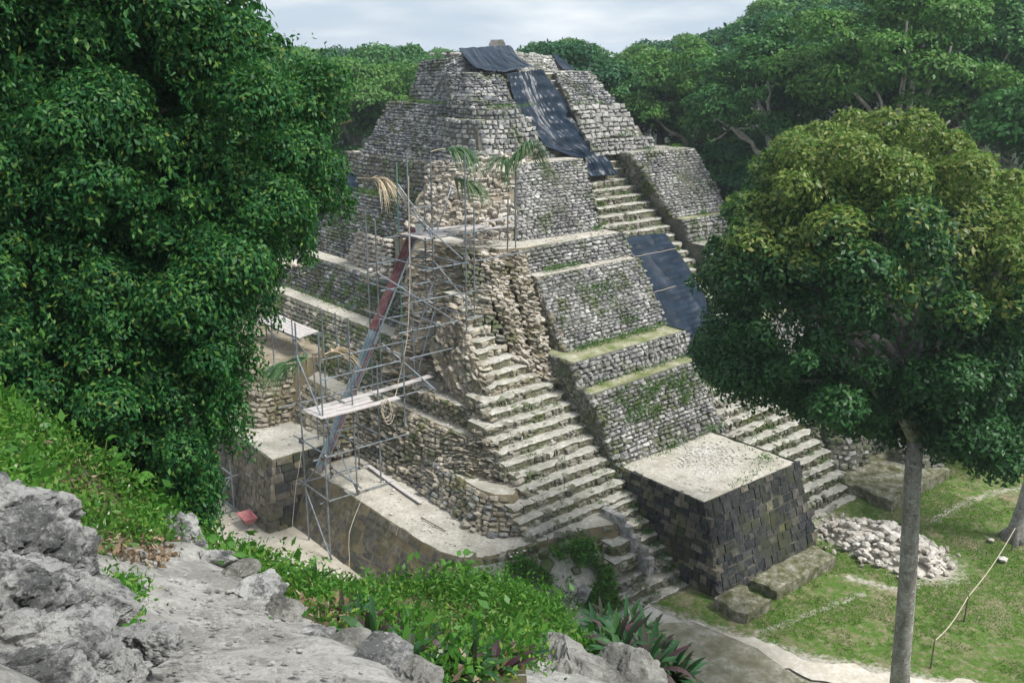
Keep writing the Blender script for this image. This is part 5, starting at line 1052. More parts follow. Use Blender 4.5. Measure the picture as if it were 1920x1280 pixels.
# ---- forest
FP = []
def mk_proto(m, nb, nspray, size, rx, rz, sub, seed):
    global N
    N = np.random.default_rng(seed)
    b_ = lobes((0, 0, 0), rx, rx, rz, int(nb * 1.6), sub * .78, .72, -.25) + [(0, 0, -.3, rx * .6, rx * .6, rz * .6)]; v, f = clumps(b_, .9, size * .78, .55, 0, .5)
    a = mesh_obj('crown', v, f, M[m]); mb = MB(); mb.tube([Vector((0, 0, -rz - 11)), Vector((.2, .1, -rz * .9)), Vector((.1, .2, -rz * .2))], [.38, .3, .2], 7)
    for x in b_[:10]: limb(mb, (.1, .1, -rz * .75 + R.uniform(-.5, 1)), x[:3], .17, .05, 4, .07, 5)
    t = mb.build('trunk', M['palebark'], smooth=True); r = (a.data, t.data, rx, rz); bpy.data.objects.remove(a); bpy.data.objects.remove(t); return r
for i, (m, nb, ns, sz, rx, rz, sub) in enumerate((('leaf_a', 26, 950, .42, 5.2, 3.9, .36), ('leaf_b', 30, 950, .42, 5.0, 3.6, .33), ('leaf_c', 22, 950, .42, 4.8, 4.2, .4), ('leaf_a', 34, 1000, .40, 5.6, 3.2, .30), ('leaf_b', 20, 850, .42, 4.4, 4.6, .38), ('leaf_c', 30, 950, .40, 5.3, 3.8, .32))): FP.append(mk_proto(m, nb, ns, sz, rx, rz, sub, 100 + i))
def forest_tree(x, y, ztop, s, kind, label, group, name='forest_tree'):
    cm, tm, rx, rz = FP[kind]; s2 = s * R.uniform(.9, 1.12); o = thing(name, label, 'tree', (x, y, -.25), group); cz_ = ztop - rz * s2 * .95 + .25
    for nm, me in (('crown', cm), ('trunk', tm)):
        q = bpy.data.objects.new(nm, me); COL.objects.link(q); q.parent = o; q.location = (0, 0, cz_); q.scale = (s, s, s2); q.rotation_euler = (0, 0, R.uniform(0, 6.28))
    return o
def z_at(py, y): return EYE + y * math.tan(math.atan((100 - py) / FPX) * 1.0)   # height whose top shows at that row (far away)
LB = ['mid green broad tree of the forest behind the pyramid', 'bright green tree of the forest behind the pyramid', 'dark bluish green tree of the forest behind the pyramid']
def sky_y(px): return np.interp(px, [480, 560, 620, 660, 760, 800, 850, 1000, 1060, 1100, 1140, 1180, 1230, 1290, 1340, 1400, 1440, 1500, 1700, 1850, 1890, 1960], [90, 90, 95, 92, 84, 92, 100, 95, 70, 90, 108, 88, 78, 62, 60, 48, 6, -5, -25, 0, 25, 15])
def inside_p(x, y): a, b = x * UA[0] + y * UA[1], x * VA[0] + y * VA[1]; return 14 < a < 51.5 and -10 < b < 59
cnt = 0
for (yd, stp, drop, scl) in ((52, 120, 150, 1.0), (62, 105, 75, 1.0), (76, 90, 22, 1.05), (95, 85, 3, 1.15), (125, 75, 2, 1.3), (175, 70, 1, 1.5), (260, 60, 0, 1.8)):
    px = 470 + R.uniform(0, 60)
    while px < 2050:
        x = (px - 960) / FPX * (yd * math.cos(PITCH) + 2) ; X_u = x * UA[0] + yd * UA[1]; X_v = x * VA[0] + yd * VA[1]
        inside = (22 < X_u < 54 and 18 < X_v < 58)
        near_ok = True
        if yd < 60 and px < 1480: near_ok = False
        if yd < 70 and px < 1230: near_ok = False
        if yd < 90 and 560 < px < 1120 and not (px < 700 and yd > 70): near_ok = False
        if near_ok and not inside:
            zt = z_at(sky_y(px) + drop * R.uniform(.6, 1.3) + R.uniform(0, 10), yd); zt = min(max(zt, 9.0), 34)
            if yd >= 120: zt = min(zt, z_at(sky_y(px) + 1, yd))
            kd = R.choice((0, 1, 2, 3, 4, 5)); side = 'right' if px > 1050 else 'left'
            lab = {0: 'mid green broad tree', 1: 'bright green spreading tree', 2: 'dark bluish green tree', 3: 'wide mid green tree', 4: 'tall bright green tree', 5: 'dark spreading tree'}[kd] + (' in the forest to the right of the pyramid' if side == 'right' else ' in the forest to the left behind the pyramid')
            rk_ = {52: 'at the front edge of', 62: 'in the second rank of', 76: 'in the middle of', 95: 'in the upper rank of', 125: 'towards the back of', 175: 'far back in', 260: 'on the farthest skyline of'}[yd]
            lab = {0: 'mid green broad tree', 1: 'bright green spreading tree', 2: 'dark bluish green tree', 3: 'wide mid green tree', 4: 'tall bright green tree', 5: 'dark spreading tree'}[kd] + ' ' + rk_ + (' the forest right of the pyramid' if side == 'right' else ' the forest left of the pyramid')
            forest_tree(x, yd + R.uniform(-3, 3), zt, scl * R.uniform(.85, 1.15), kd, lab, 'forest trees'); cnt += 1
        px += stp * R.uniform(.8, 1.25)
# low shrubs hiding the forest foot
for k in range(60):
    px = R.uniform(1180, 2000); yd = R.uniform(56, 74) if px < 1420 else R.uniform(46, 64); x = (px - 960) / FPX * yd
    if inside_p(x, yd): continue
    forest_tree(x, yd, R.uniform(5, 10), R.uniform(.7, 1.0), R.choice((2, 5, 0, 3)), 'low dark tree filling the forest foot right of the pyramid', 'low trees at the forest foot')
for k in range(22):
    px = R.uniform(480, 760); yd = R.uniform(70, 84); x = (px - 960) / FPX * yd
    forest_tree(x, yd, R.uniform(9, 15), R.uniform(.8, 1.1), R.choice((0, 1, 3, 5)), 'low green tree behind the left terraces of the pyramid', 'low trees behind the left terraces')
for k in range(44):
    px = R.uniform(1110, 1500); yd = R.uniform(68, 84); x = (px - 960) / FPX * yd
    if px < 1230 and yd < 74: yd += 8
    if inside_p(x, yd): continue
    forest_tree(x, yd, R.uniform(9, 15.5), R.uniform(.8, 1.1), R.choice((0, 1, 2, 3, 4)), 'middle height green tree in the thicket behind the right terraces', 'thicket behind the right terraces')
for k in range(16):
    px = R.uniform(1255, 1450); yd = R.uniform(61, 70); x = (px - 960) / FPX * yd
    if inside_p(x, yd): continue
    forest_tree(x, yd, R.uniform(11, 16), R.uniform(.75, 1.0), R.choice((0, 1, 2, 3, 4)), 'green tree just behind the right edge of the pyramid terraces', 'trees at the right edge of the terraces')
# landmark trees
forest_tree((1055 - 960) / FPX * 72, 72, z_at(72, 72), .95, 2, 'dark bushy tree just behind the right shoulder of the summit', None)
big = [((1640 - 960) / FPX * 58, 58), ((1500 - 960) / FPX * 60, 60)]
N = np.random.default_rng(77)
def big_tree(px, yd, ytop, rx, rz, m, label):
    x = (px - 960) / FPX * yd; zt = z_at(ytop, yd); c = np.array([x, yd, zt - rz]); o = thing('spreading_tree', label, 'tree', (x, yd, -.25))
    b_ = lobes(c, rx, rx * .8, rz, 44, .24, .66, -.6); v, f = clumps(b_, .85, .30, .55, 0, .5); mesh_obj('crown', v, f, M[m], o)
    mb = MB(); base = np.array([x, yd, -.2]); fork = np.array([x + .3, yd - 1.0, c[2] - rz * .9]); mb.tube([Vector(base), Vector(fork)], [.55, .38], 9); mb.build('trunk', M['palebark'], o, smooth=True)
    for k in range(9): mb = MB(); e_ = fork + (np.array(b_[k][:3]) + np.array([0, -rx * .2, 0]) - fork) * .8; limb(mb, fork, e_, .2, .06, 7, .07, 7); mb.build('limb', M['palebark'], o, smooth=True)
big_tree(1650, 57, -40, 6.6, 5.4, 'leaf_b', 'tallest spreading tree with pale forked limbs at the right skyline')
big_tree(1800, 60, -20, 5.6, 5.0, 'leaf_a', 'spreading tree with pale limbs near the upper right corner')
big_tree(1430, 62, 45, 5.2, 4.6, 'leaf_a', 'broad tree with pale limbs left of the tallest spreading tree')
big_tree(1290, 70, 75, 5.0, 4.2, 'leaf_b', 'broad bright tree behind the right terraces of the pyramid')
big_tree(730, 78, 105, 5.4, 4.2, 'leaf_b', 'broad bright tree behind the left terraces of the pyramid')

# ------------------------------------------------------------------ palm leaves tied to the scaffold
def frond(label, root_p, tip_dir, length, nl, leaf_len, m, droop=.5, group='palm leaves tied to the scaffold'):
    P0 = np.array(W(root_p)); o = thing('palm_leaf', label, 'palm leaf', tuple(P0), group)
    d0 = np.array(W(tip_dir)); d0 /= np.linalg.norm(d0); path = []
    for i in range(9): t = i / 8; path.append(P0 + d0 * length * t + np.array([0, 0, -droop * length * t * t]))
    mb = MB(); mb.tube([Vector(p) for p in path], [.03 - .02 * i / 8 for i in range(9)], 6); mb.build('stalk', M['frond_dry'], o)
    V, F = [], []; 
    side0 = np.cross(d0, [0, 0, 1]); side0 /= np.linalg.norm(side0) + 1e-9
    for k in range(nl):
        t = .45 + .55 * R.random(); p = resample(path, t); a = R.uniform(-1.3, 1.3); dd = d0 * math.cos(a) + side0 * math.sin(a) + np.array([0, 0, R.uniform(-.25, .35)]); dd /= np.linalg.norm(dd); sd_ = np.cross(dd, [0, 0, 1]); sd_ /= np.linalg.norm(sd_) + 1e-9; L_ = leaf_len * R.uniform(.7, 1.15); wd = .045; b0 = len(V)
        for i in range(6):
            s = i / 5; c = p + dd * L_ * s * (1 - .25 * s) + np.array([0, 0, -.65 * L_ * s * s]); w_ = wd * (1 - s) + .003
            V += [c + sd_ * w_, c - sd_ * w_]
        F += [(b0 + 2 * i, b0 + 2 * i + 1, b0 + 2 * i + 3, b0 + 2 * i + 2) for i in range(5)]
    mesh_obj('leaflets', V, F, M[m], o)
frond('green palm leaf drooping at the top left of the scaffold', (25.0, 35.4, z_for(25, 35.4, 285)), (1, -.6, .5), 1.5, 130, 1.7, 'frond_green')
frond('green palm leaf drooping in the middle above the top boards', (25.1, 35.2, z_for(25.1, 35.2, 335)), (1.1, -.4, .25), 1.7, 120, 1.6, 'frond_green')
frond('large green palm leaf fanning beside the tall right pole', (29.85, 35.3, z_for(29.85, 35.3, 320)), (.1, -.35, 1), 1.9, 240, 2.6, 'frond_green')
frond('yellowing palm leaf hanging below the large right leaf', (29.7, 35.2, z_for(29.85, 35.3, 300)), (-.4, .1, .2), .7, 70, 2.0, 'frond_green')
frond('dry tan palm leaf hanging over the far left terrace', (27.6, 46.0, z_for(27.6, 46, 335)), (.5, -.5, .2), 1.4, 90, 2.2, 'frond_dry')
frond('pale green palm leaf spread over the lower left poles', (19.35, 35.8, z_for(19.35, 35.8, 670)), (-.5, .5, .15), 1.5, 120, 1.7, 'frond_green')
frond('bleached palm leaf heaped on the lower scaffold poles', (19.35, 35.8, z_for(19.35, 35.8, 665)), (.7, .2, .2), 1.1, 80, 1.5, 'frond_dry')
frond('dark palm leaf hanging at the lower left end of the scaffold', (17.9, 35.6, z_for(17.9, 35.6, 680)), (-.5, .3, .1), .7, 80, 1.5, 'frond_green')

# ------------------------------------------------------------------ foreground ruin
CT = [  # photo row/column and distance of points on the near ruin's surface
 (0, 880, 5.6), (60, 930, 5.6), (150, 1060, 5.6), (160, 1160, 5.2), (230, 1230, 4.6), (0, 1000, 4.9), (0, 1130, 4.3), (0, 1280, 3.6), (150, 1280, 3.9), (300, 1280, 4.3), (100, 1180, 4.5),
 (180, 1010, 8.0), (260, 1030, 8.2), (350, 1020, 8.5), (240, 1120, 6.6), (330, 1140, 6.4), (430, 1120, 7.1), (330, 1230, 5.2), (450, 1230, 5.3), (560, 1250, 5.1), (500, 1150, 6.5), (560, 1190, 6.0), (430, 1280, 4.7), (650, 1280, 4.9), (700, 1250, 5.3),
 (400, 1050, 8.3), (480, 1100, 7.6), (560, 1150, 6.9), (640, 1205, 6.2), (760, 1260, 5.5),
 (0, 800, 8.5), (90, 850, 9.0), (200, 920, 9.5), (300, 990, 9.4), (40, 760, 10.5), (150, 840, 10.8), (260, 930, 11), (340, 985, 11),
 (480, 1060, 10.5), (560, 1090, 10.8), (650, 1110, 11.5), (760, 1120, 12.5), (860, 1110, 13.5), (960, 1125, 14), (1080, 1150, 14), (650, 1160, 9.2), (760, 1180, 9.6), (860, 1180, 10.5), (960, 1190, 11), (1060, 1210, 10.5), (700, 1210, 7.4), (800, 1240, 7.0), (900, 1250, 7.2), (880, 1280, 6.3),
 (1000, 1230, 8.2), (1040, 1200, 8.6), (1100, 1250, 7.6), (1000, 1280, 6.4), (1150, 1275, 7.4), (1140, 1210, 11), (1200, 1230, 10.6), (1250, 1275, 10.2)]
cpt = np.array([at_d(*c) for c in CT])
for i_, c_ in enumerate(CT):
    if c_[2] > 8.4 and c_[1] < 1215 and c_[0] > 370: cpt[i_, 2] -= (.2 + .07 * (c_[2] - 8.4)) if c_[0] > 780 else .10
    if c_[2] >= 8.5 and c_[0] <= 345: cpt[i_, 2] -= .36
    if c_[2] < 5.65 and c_[0] < 240: cpt[i_, 2] -= .16
extra = []
for (px, py, d, dz) in ((380, 1000, 13, -4.5), (500, 1050, 14, -5), (650, 1080, 15.5, -5.5), (860, 1090, 17.5, -6), (1080, 1140, 18, -6.5), (1220, 1180, 16, -6.5), (1330, 1270, 13.5, -6), (100, 780, 14, -5), (-150, 780, 9, 0), (-150, 780, 14, -4), (-200, 1100, 4.2, .2), (-100, 1280, 3.3, .2), (250, 900, 14, -5)):
    q = at_d(px, py, d); q[2] += dz; extra.append(q)
for x, y, z in ((0, 0, 19.0), (-2, 0, 19.3), (2, 0, 18.4), (-4, 2, 19.2), (4, 2, 16.5), (6, 5, 13), (8, 9, 8), (-8, 4, 18.5), (-8, 9, 17.0), (-8, 14, 11), (0, 19, 4), (6, 15, 4.5), (-6, 18, 5), (10, 14, 2)): extra.append(np.array([x, y, z]))
ctl = np.r_[cpt, np.array(extra)]
def tps(xy):
    K = lambda r: np.where(r > 0, r * r * np.log(r + 1e-9), 0)
    A_ = ctl[:, :2]; n = len(A_); Kk = K(np.linalg.norm(A_[:, None] - A_[None], axis=-1)) + np.eye(n) * .03; Pm = np.c_[np.ones(n), A_]
    Mx = np.block([[Kk, Pm], [Pm.T, np.zeros((3, 3))]]); sol = np.linalg.solve(Mx, np.r_[ctl[:, 2], 0, 0, 0])
    return lambda q: K(np.linalg.norm(q[:, None] - A_[None], axis=-1)) @ sol[:n] + np.c_[np.ones(len(q)), q] @ sol[n:]
TZ = tps(None)
gx, gy = np.meshgrid(np.linspace(-8, 9, 230), np.linspace(.5, 19, 250)); q = np.c_[gx.ravel(), gy.ravel()]; zz = TZ(q)
P = np.c_[q, zz]; P[:, 2] += fbm(P, 1.1, 5) * .22 + fbm(P, 4.5, 4) * .11 - np.clip(.05 - np.abs(fbm(P + 9, 1.6, 3)), 0, 1) * .9
zz = P[:, 2]; lim = EYE - 1.35 - np.maximum(0, 0) ; P[:, 2] = np.minimum(P[:, 2], 19.7)
P[:, 2] = np.maximum(P[:, 2], -.4)
pp = proj(P)
idx = np.arange(len(q)).reshape(gx.shape); F = np.stack([idx[:-1, :-1], idx[:-1, 1:], idx[1:, 1:], idx[1:, :-1]], -1).reshape(-1, 4)
# material regions of the near ruin: worn rock path, soil bank
edge_path = np.array([(150, 1000), (390, 1040), (480, 1092), (560, 1150), (640, 1200), (820, 1285)])
def side_mat(px, py):
    lim_ = np.interp(px, [-400, 150, 250, 300, 390, 480, 560, 640, 820, 900, 960, 1040, 1110, 1250], [850, 1000, 985, 1000, 1035, 1090, 1150, 1205, 1290, 1500, 1290, 1195, 1215, 1310])
    left = np.interp(px, [-400, 0, 60, 150, 200], [800, 880, 905, 990, 1010]); return py > np.minimum(lim_, np.where(px < 200, left, 1e9))
fc_ = P[F].mean(1); pf = proj(fc_)
# regions are bounded on the ground itself (plan outlines)
path_px = [(-60, 880, 5.8), (150, 1000, 7.9), (260, 985, 8.9), (350, 1000, 9.0), (400, 1045, 8.4), (480, 1095, 7.7), (560, 1150, 6.9), (640, 1205, 6.2), (820, 1285, 5.3), (700, 1400, 3.6), (200, 1600, 2.0), (-300, 1300, 3)]
path_poly = [tuple(at_d(*c)[:2]) for c in path_px]
rock_px = [(990, 1250, 7.6), (1040, 1195, 8.7), (1110, 1235, 8.2), (1240, 1290, 7.9), (1200, 1380, 5.6), (980, 1350, 5.6)]
rock_poly = [tuple(at_d(*c)[:2]) for c in rock_px]
jx = fc_[:, 0] + fbm(fc_, 1.5) * .5; jy = fc_[:, 1] + fbm(fc_ + 40, 1.5) * .5
isrock = inside_poly(jx, jy, path_poly) | inside_poly(jx, jy, rock_poly)
o = mesh_obj('terrain', P, F, [M['soil'], M['pathrock']], None, None, True, isrock.astype(int)); tag(o, kind='structure')
def TZq(x, y): return float(TZ(np.array([[x, y]]))[0])

def boulder(label, px, py, d, sx, sy, sz, seed, m='rock', rot=0.0, name='rock', sub=5, crag=.34):
    bm = bmesh.new(); bmesh.ops.create_icosphere(bm, subdivisions=sub, radius=1.0); v = np.array([x.co for x in bm.verts]); f = [tuple(x.index for x in p_.verts) for p_ in bm.faces]; bm.free()
    r = np.random.default_rng(seed)
    for k in range(13):
        n_ = r.normal(size=3); n_ /= np.linalg.norm(n_); dd = v @ n_; lim_ = r.uniform(.45, .8); v = v - np.outer(np.maximum(dd - lim_, 0) * .97, n_)
    nn_ = v / np.linalg.norm(v, axis=1, keepdims=True); q = v + seed * 3.1
    ax_ = np.array([.35, .2, .9]); lay = (q @ ax_) * 3.2 + fbm(q, 1.2, 3) * 2; lay = lay - np.floor(lay)
    v = v + nn_ * (fbm(q, 1.6, 6) * crag * 1.5 + np.minimum(lay * 4, 1) * .05 - np.clip(.05 - np.abs(fbm(q + 9, 1.9, 3)), 0, 1) * 2.6 - np.clip(.03 - np.abs(fbm(q + 29, 4.5, 3)), 0, 1) * 1.6 + fbm(q, 8, 3) * .13 + fbm(q, 21, 2) * .06 - np.clip(fbm(q + 3, 7, 2) - .10, 0, 1) * .5)[:, None]
    v = v * np.array([sx, sy, sz]); a = rot; v = np.c_[v[:, 0] * math.cos(a) - v[:, 1] * math.sin(a), v[:, 0] * math.sin(a) + v[:, 1] * math.cos(a), v[:, 2]]
    c = at_d(px, py, d); o = mesh_obj(name, v + c, f, M[m], None, tuple(c), False); tag(o, label, 'rock'); return o
RK = [(5, 985, 5.7, .40, 'big white and grey rock at the top of the left edge'), (80, 1015, 5.55, .28, 'pale cracked rock below the herbs at left'), (135, 1045, 5.5, .26, 'sloping white rock with dark streaks beside the path head'), (35, 1035, 5.1, .34, 'wide white rock with grey stains at the left edge'), (110, 1095, 5.1, .27, 'grey rock with white crust in the left rock face'), (175, 1130, 5.2, .24, 'dark grey rock spur between the rock face and the path'),
      (25, 1125, 4.6, .32, 'dark stained rock at the left edge'), (105, 1165, 4.6, .25, 'pale rock ledge below the dark stained rock'), (185, 1195, 4.75, .2, 'small white rock under the dark spur'), (285, 1215, 4.8, .155, 'dark rounded rock lying on the left edge of the path'), (50, 1215, 4.15, .27, 'weathered rock near the bottom left corner'), (140, 1245, 4.15, .26, 'pale layered rock at the bottom left'), (222, 1270, 4.2, .19, 'grey rock at the foot of the layered rock'), (15, 1290, 3.75, .24, 'rock with dry grass in the bottom left corner'), (110, 1300, 3.75, .22, 'lowest grey rock at the bottom left'),
      (330, 1010, 8.9, .3, 'flat grey stone at the head of the path')]
RK = [(px - (28 if 1000 < py < 1210 and px > 70 and px < 250 else 0), py, d, s_ * (.88 if px > 70 else 1), lb) for px, py, d, s_, lb in RK]
for i, (px, py, d, s_, lb) in enumerate(RK): boulder(lb, px, py, d, s_ * 1.2, s_ * 1.05, s_ * .82, i + 1, 'rock', i * .7, sub=6 if s_ > .2 else 5)
boulder('small white stone among the weeds at the path head', 245, 1040, 8.0, .14, .11, .08, 48, 'pathrock', sub=4)
for i, (px, py, d, s_) in enumerate(((400, 1052, 8.3, .2), (440, 1080, 7.9, .17), (488, 1110, 7.4, .22), (530, 1145, 6.9, .17), (590, 1200, 6.1, .17), (650, 1222, 5.9, .16), (710, 1250, 5.5, .2), (790, 1280, 5.2, .19))):
    boulder(['rim stone of the path below the weedy head', 'second rim stone down the path edge', 'large grey rim stone by the bright herbs', 'small rim stone above the white patch', 'rim stone beside the white worn patch', 'rim stone before the oyster plants', 'broad rim stone among the oyster plants', 'lowest rim stone at the bottom of the path'][i], px, py, d, s_ * 1.25, s_, s_ * .6, 20 + i, 'lichenrock' if i % 2 else 'rock', rot=i * .8, sub=4)
boulder('large worn grey rock at the bottom centre', 1090, 1300, 7.4, .6, .7, .28, 31, 'lichenrock', .4)
boulder('pointed grey rock behind the bottom centre rock', 1042, 1235, 8.3, .2, .24, .2, 32, 'rock', .1)
boulder('flat pale rock right of the bottom centre rock', 1180, 1280, 7.7, .4, .4, .18, 33, 'lichenrock', .6)
mb = MB()
for k in range(420):
    px, py = R.uniform(240, 760), R.uniform(1060, 1280)
    if py < 1030 + (px - 390) * .62 + 35: continue
    dd_ = 7.9 - (py - 1050) * .0145; q = at_d(px, py, dd_); zt_ = TZq(q[0], q[1]); v_, f_ = ROCKS[k % 9]; s_ = R.uniform(.012, .05) ; mb.add(v_ * np.array([s_ * 1.2, s_, s_ * .7]) + np.array([q[0], q[1], zt_ + s_ * .15]), [tuple(int(a) for a in x) for x in f_])
o = mb.build('gravel', M['pathrock'], None, loc=tuple(at_d(450, 1150, 6.6))); tag(o, 'small pale pebbles scattered on the rock path', 'gravel', kind='stuff')

# stone ramp at the foot of the near ruin
rp = thing('stone_ramp', 'broad worn stone ramp descending to the pale path at the bottom', 'ramp', tuple(at_d(1350, 1230, 27)))
for (pts, dz) in ((((1228, 1168), (1300, 1165), (1420, 1215), (1520, 1290), (1400, 1330), (1290, 1260)), .0),):
    z1 = .45 + dz * .3; ringp = [at_z(x, y, z1) for x, y in pts]; prism('slab', [(u, v, -.1) for u, v, _ in ringp], ringp, M['ramp'], M['ramp'], rp, grid=.2, amp=.05, worn=False)

# ---- herbs, weeds, grass
def scatter_terrain(poly, n, rng):
    pl = np.array(poly); lo, hi = pl.min(0), pl.max(0); out = np.zeros((0, 2))
    while len(out) < n:
        q = rng.uniform(lo, hi, (n * 2, 2)); out = np.r_[out, q[inside_poly(q[:, 0], q[:, 1], poly)]]
    return out[:n]
def herb_patch(name, px_poly, n_pl, per, hgt, spread, size, m, label, cat, seed, asp=.4, upw=.5, thr=None):
    rng = np.random.default_rng(seed); poly = [tuple(at_d(*c)[:2]) for c in px_poly]; q = scatter_terrain(poly, n_pl, rng); z = TZ(q); B = np.c_[q, z]; dens = fbm(B, .9, 3) + fbm(B + 5, 2.5, 2)
    if thr is not None: B = B[dens > thr]; dens = dens[dens > thr]
    hh = hgt * (1 + dens * 1.6).clip(.35, 1.9) * rng.uniform(.6, 1.2, len(B)); t = rng.random((len(B), per)) ** .7
    C = B[:, None] + np.stack([rng.normal(0, spread, t.shape) * (.4 + t), rng.normal(0, spread, t.shape) * (.4 + t), t * hh[:, None]], -1); D = rng.normal(0, .7, C.shape) + np.array([0, 0, upw]); D[..., 1] -= .2
    v, f = leaves(C.reshape(-1, 3), D.reshape(-1, 3), size, asp); o = mesh_obj(name, v, f, M[m]); tag(o, label, cat, kind='stuff'); return o
bankL = [(-80, 870, 6.1), (70, 950, 6.3), (125, 1010, 6.7), (200, 1030, 7.6), (330, 1000, 8.9), (380, 985, 10.8), (260, 920, 11.4), (140, 830, 11.4), (20, 750, 11), (-120, 740, 10)]
herb_patch('ground_cover', bankL, 2600, 26, .17, .10, .048, 'herb', 'bright green herbs covering the bank above the white rock', 'ground cover', 1, .42, .5, -.10)
herb_patch('ground_cover', bankL, 380, 16, .27, .10, .075, 'weed', 'taller mid green weeds in the upper left bank', 'ground cover', 2, .36)
bankR = [(400, 1042, 8.7), (480, 1090, 8.0), (570, 1150, 7.2), (650, 1200, 6.6), (830, 1285, 5.7), (960, 1290, 6.4), (1000, 1240, 8.0), (1060, 1195, 9.4), (1140, 1230, 9.6), (1170, 1170, 13.4), (1000, 1110, 15), (860, 1090, 14.6), (650, 1085, 12.6), (480, 1040, 11.6), (390, 1020, 10.5)]
herb_patch('ground_cover', bankR, 3800, 26, .16, .11, .05, 'herb', 'bright green herbs covering the slope below the path', 'ground cover', 3, .42, .5, -.12)
herb_patch('ground_cover', bankR, 420, 18, .24, .11, .08, 'weed', 'darker leafy weeds between the bright herbs on the slope', 'ground cover', 4, .36)
herb_patch('leaf_litter', [(560, 1150, 7.4), (640, 1100, 10.5), (800, 1150, 10.5), (960, 1250, 7.2), (840, 1285, 5.8), (650, 1205, 6.4)], 900, 5, .05, .08, .10, 'litter', 'dry leaves lying between the oyster plants', 'leaf litter', 5, .5, .05)
herb_patch('leaf_litter', [(150, 990, 7.6), (330, 1000, 8.9), (300, 1060, 7.7), (190, 1050, 7.3)], 90, 5, .008, .06, .06, 'litter', 'dry leaves lying at the path head', 'leaf litter', 6, .5, -.1)
herb_patch('ground_cover', [(200, 1010, 7.9), (340, 1010, 8.8), (330, 1060, 7.8), (250, 1060, 7.4)], 90, 16, .10, .05, .05, 'herb', 'small green weeds at the path head', 'weeds', 7, .42, .4, .02)
herb_patch('ground_cover', [(210, 1090, 6.8), (255, 1090, 7.0), (270, 1180, 5.8), (235, 1190, 5.6)], 40, 14, .10, .05, .045, 'herb', 'small green weeds along the left side of the path', 'weeds', 8, .42, .4)

weeds_ramp = None
herb_patch('ground_cover', bankL, 260, 12, .34, .07, .12, 'broadleaf', 'larger leaved dark green weeds dotted over the upper left bank', 'ground cover', 31, .5, .4, -.02)
herb_patch('ground_cover', bankR, 240, 12, .30, .08, .12, 'broadleaf', 'larger leaved dark green weeds dotted over the slope', 'ground cover', 32, .5, .4, -.02)
herb_patch('leaf_litter', bankL, 700, 5, .05, .07, .08, 'litter', 'dry leaves in the gaps of the upper left bank', 'leaf litter', 33, .45, .05, -.3)
herb_patch('flowers', bankR, 60, 3, .22, .06, .03, 'petals', 'small white flowers among the bright herbs', 'flowers', 34, .8, .9)
herb_patch('flowers', bankL, 70, 3, .26, .06, .032, 'petals', 'small white flowers on the upper left bank', 'flowers', 35, .8, .9)
herb_patch('ground_cover', [(-20, 1000, 4.9), (120, 1080, 5.1), (230, 1190, 4.8), (150, 1260, 4.1), (0, 1270, 3.8)], 70, 12, .06, .04, .03, 'weed', 'little weeds in the cracks of the left rocks', 'weeds', 36, .4, .5, .06)
# oyster plants: rosettes of stiff leaves, purple beneath
def blade_mesh(L_, wd, bend, m):
    V, F = [], []
    for i in range(7):
        s = i / 6; c = np.array([L_ * s * (1 - .2 * bend * s), 0, L_ * (.9 * s - bend * s * s)]) ; w_ = wd * math.sin(math.pi * min(1, .18 + s * .82)) ** .8 + .002
        V += [c + np.array([0, w_, .25 * w_]), c, c + np.array([0, -w_, .25 * w_])]
    F = [(3 * i + j, 3 * i + j + 1, 3 * i + 4 + j, 3 * i + 3 + j) for i in range(6) for j in range(2)]
    me = bpy.data.meshes.new('leaf'); me.from_pydata([tuple(x) for x in V], [], F); me.materials.append(M[m]); me.update(); return me
LM = [blade_mesh(.27, .026, .35, 'oyster'), blade_mesh(.30, .028, .7, 'oyster'), blade_mesh(.24, .024, .1, 'oyster'), blade_mesh(.28, .026, 1.0, 'oyster')]
OP = [(680, 1205, 7.0), (720, 1185, 7.6), (700, 1235, 6.3), (760, 1220, 6.9), (790, 1195, 7.8), (770, 1255, 6.0), (820, 1245, 6.5), (850, 1265, 6.2), (900, 1240, 7.0), (930, 1265, 6.5), (640, 1180, 7.4), (880, 1275, 6.0), (960, 1250, 7.2), (735, 1160, 8.6), (560, 1085, 9.5), (585, 1070, 10.5), (820, 1205, 7.8), (690, 1170, 8.2)]
OP2 = [(1125, 1185, 11.8), (1140, 1225, 10.6), (1205, 1230, 10.4), (1185, 1205, 11.0), (1230, 1260, 9.9), (1165, 1265, 9.6), (1150, 1250, 9.9), (1210, 1275, 9.4), (1250, 1240, 10.6), (1270, 1285, 9.8), (1130, 1160, 12.6), (1150, 1175, 12.0), (1175, 1170, 12.4), (1165, 1200, 11.2), (1195, 1195, 11.4), (1215, 1215, 10.9), (1190, 1225, 10.4), (1225, 1245, 10.2), (1205, 1260, 9.7), (1240, 1270, 9.8), (1180, 1250, 9.9), (1255, 1275, 9.8), (1145, 1195, 11.6), (1235, 1230, 10.6), (1170, 1235, 10.2), (1160, 1215, 10.8), (1215, 1190, 11.8), (1250, 1255, 10.2), (1225, 1275, 9.5), (1265, 1265, 10.2)]
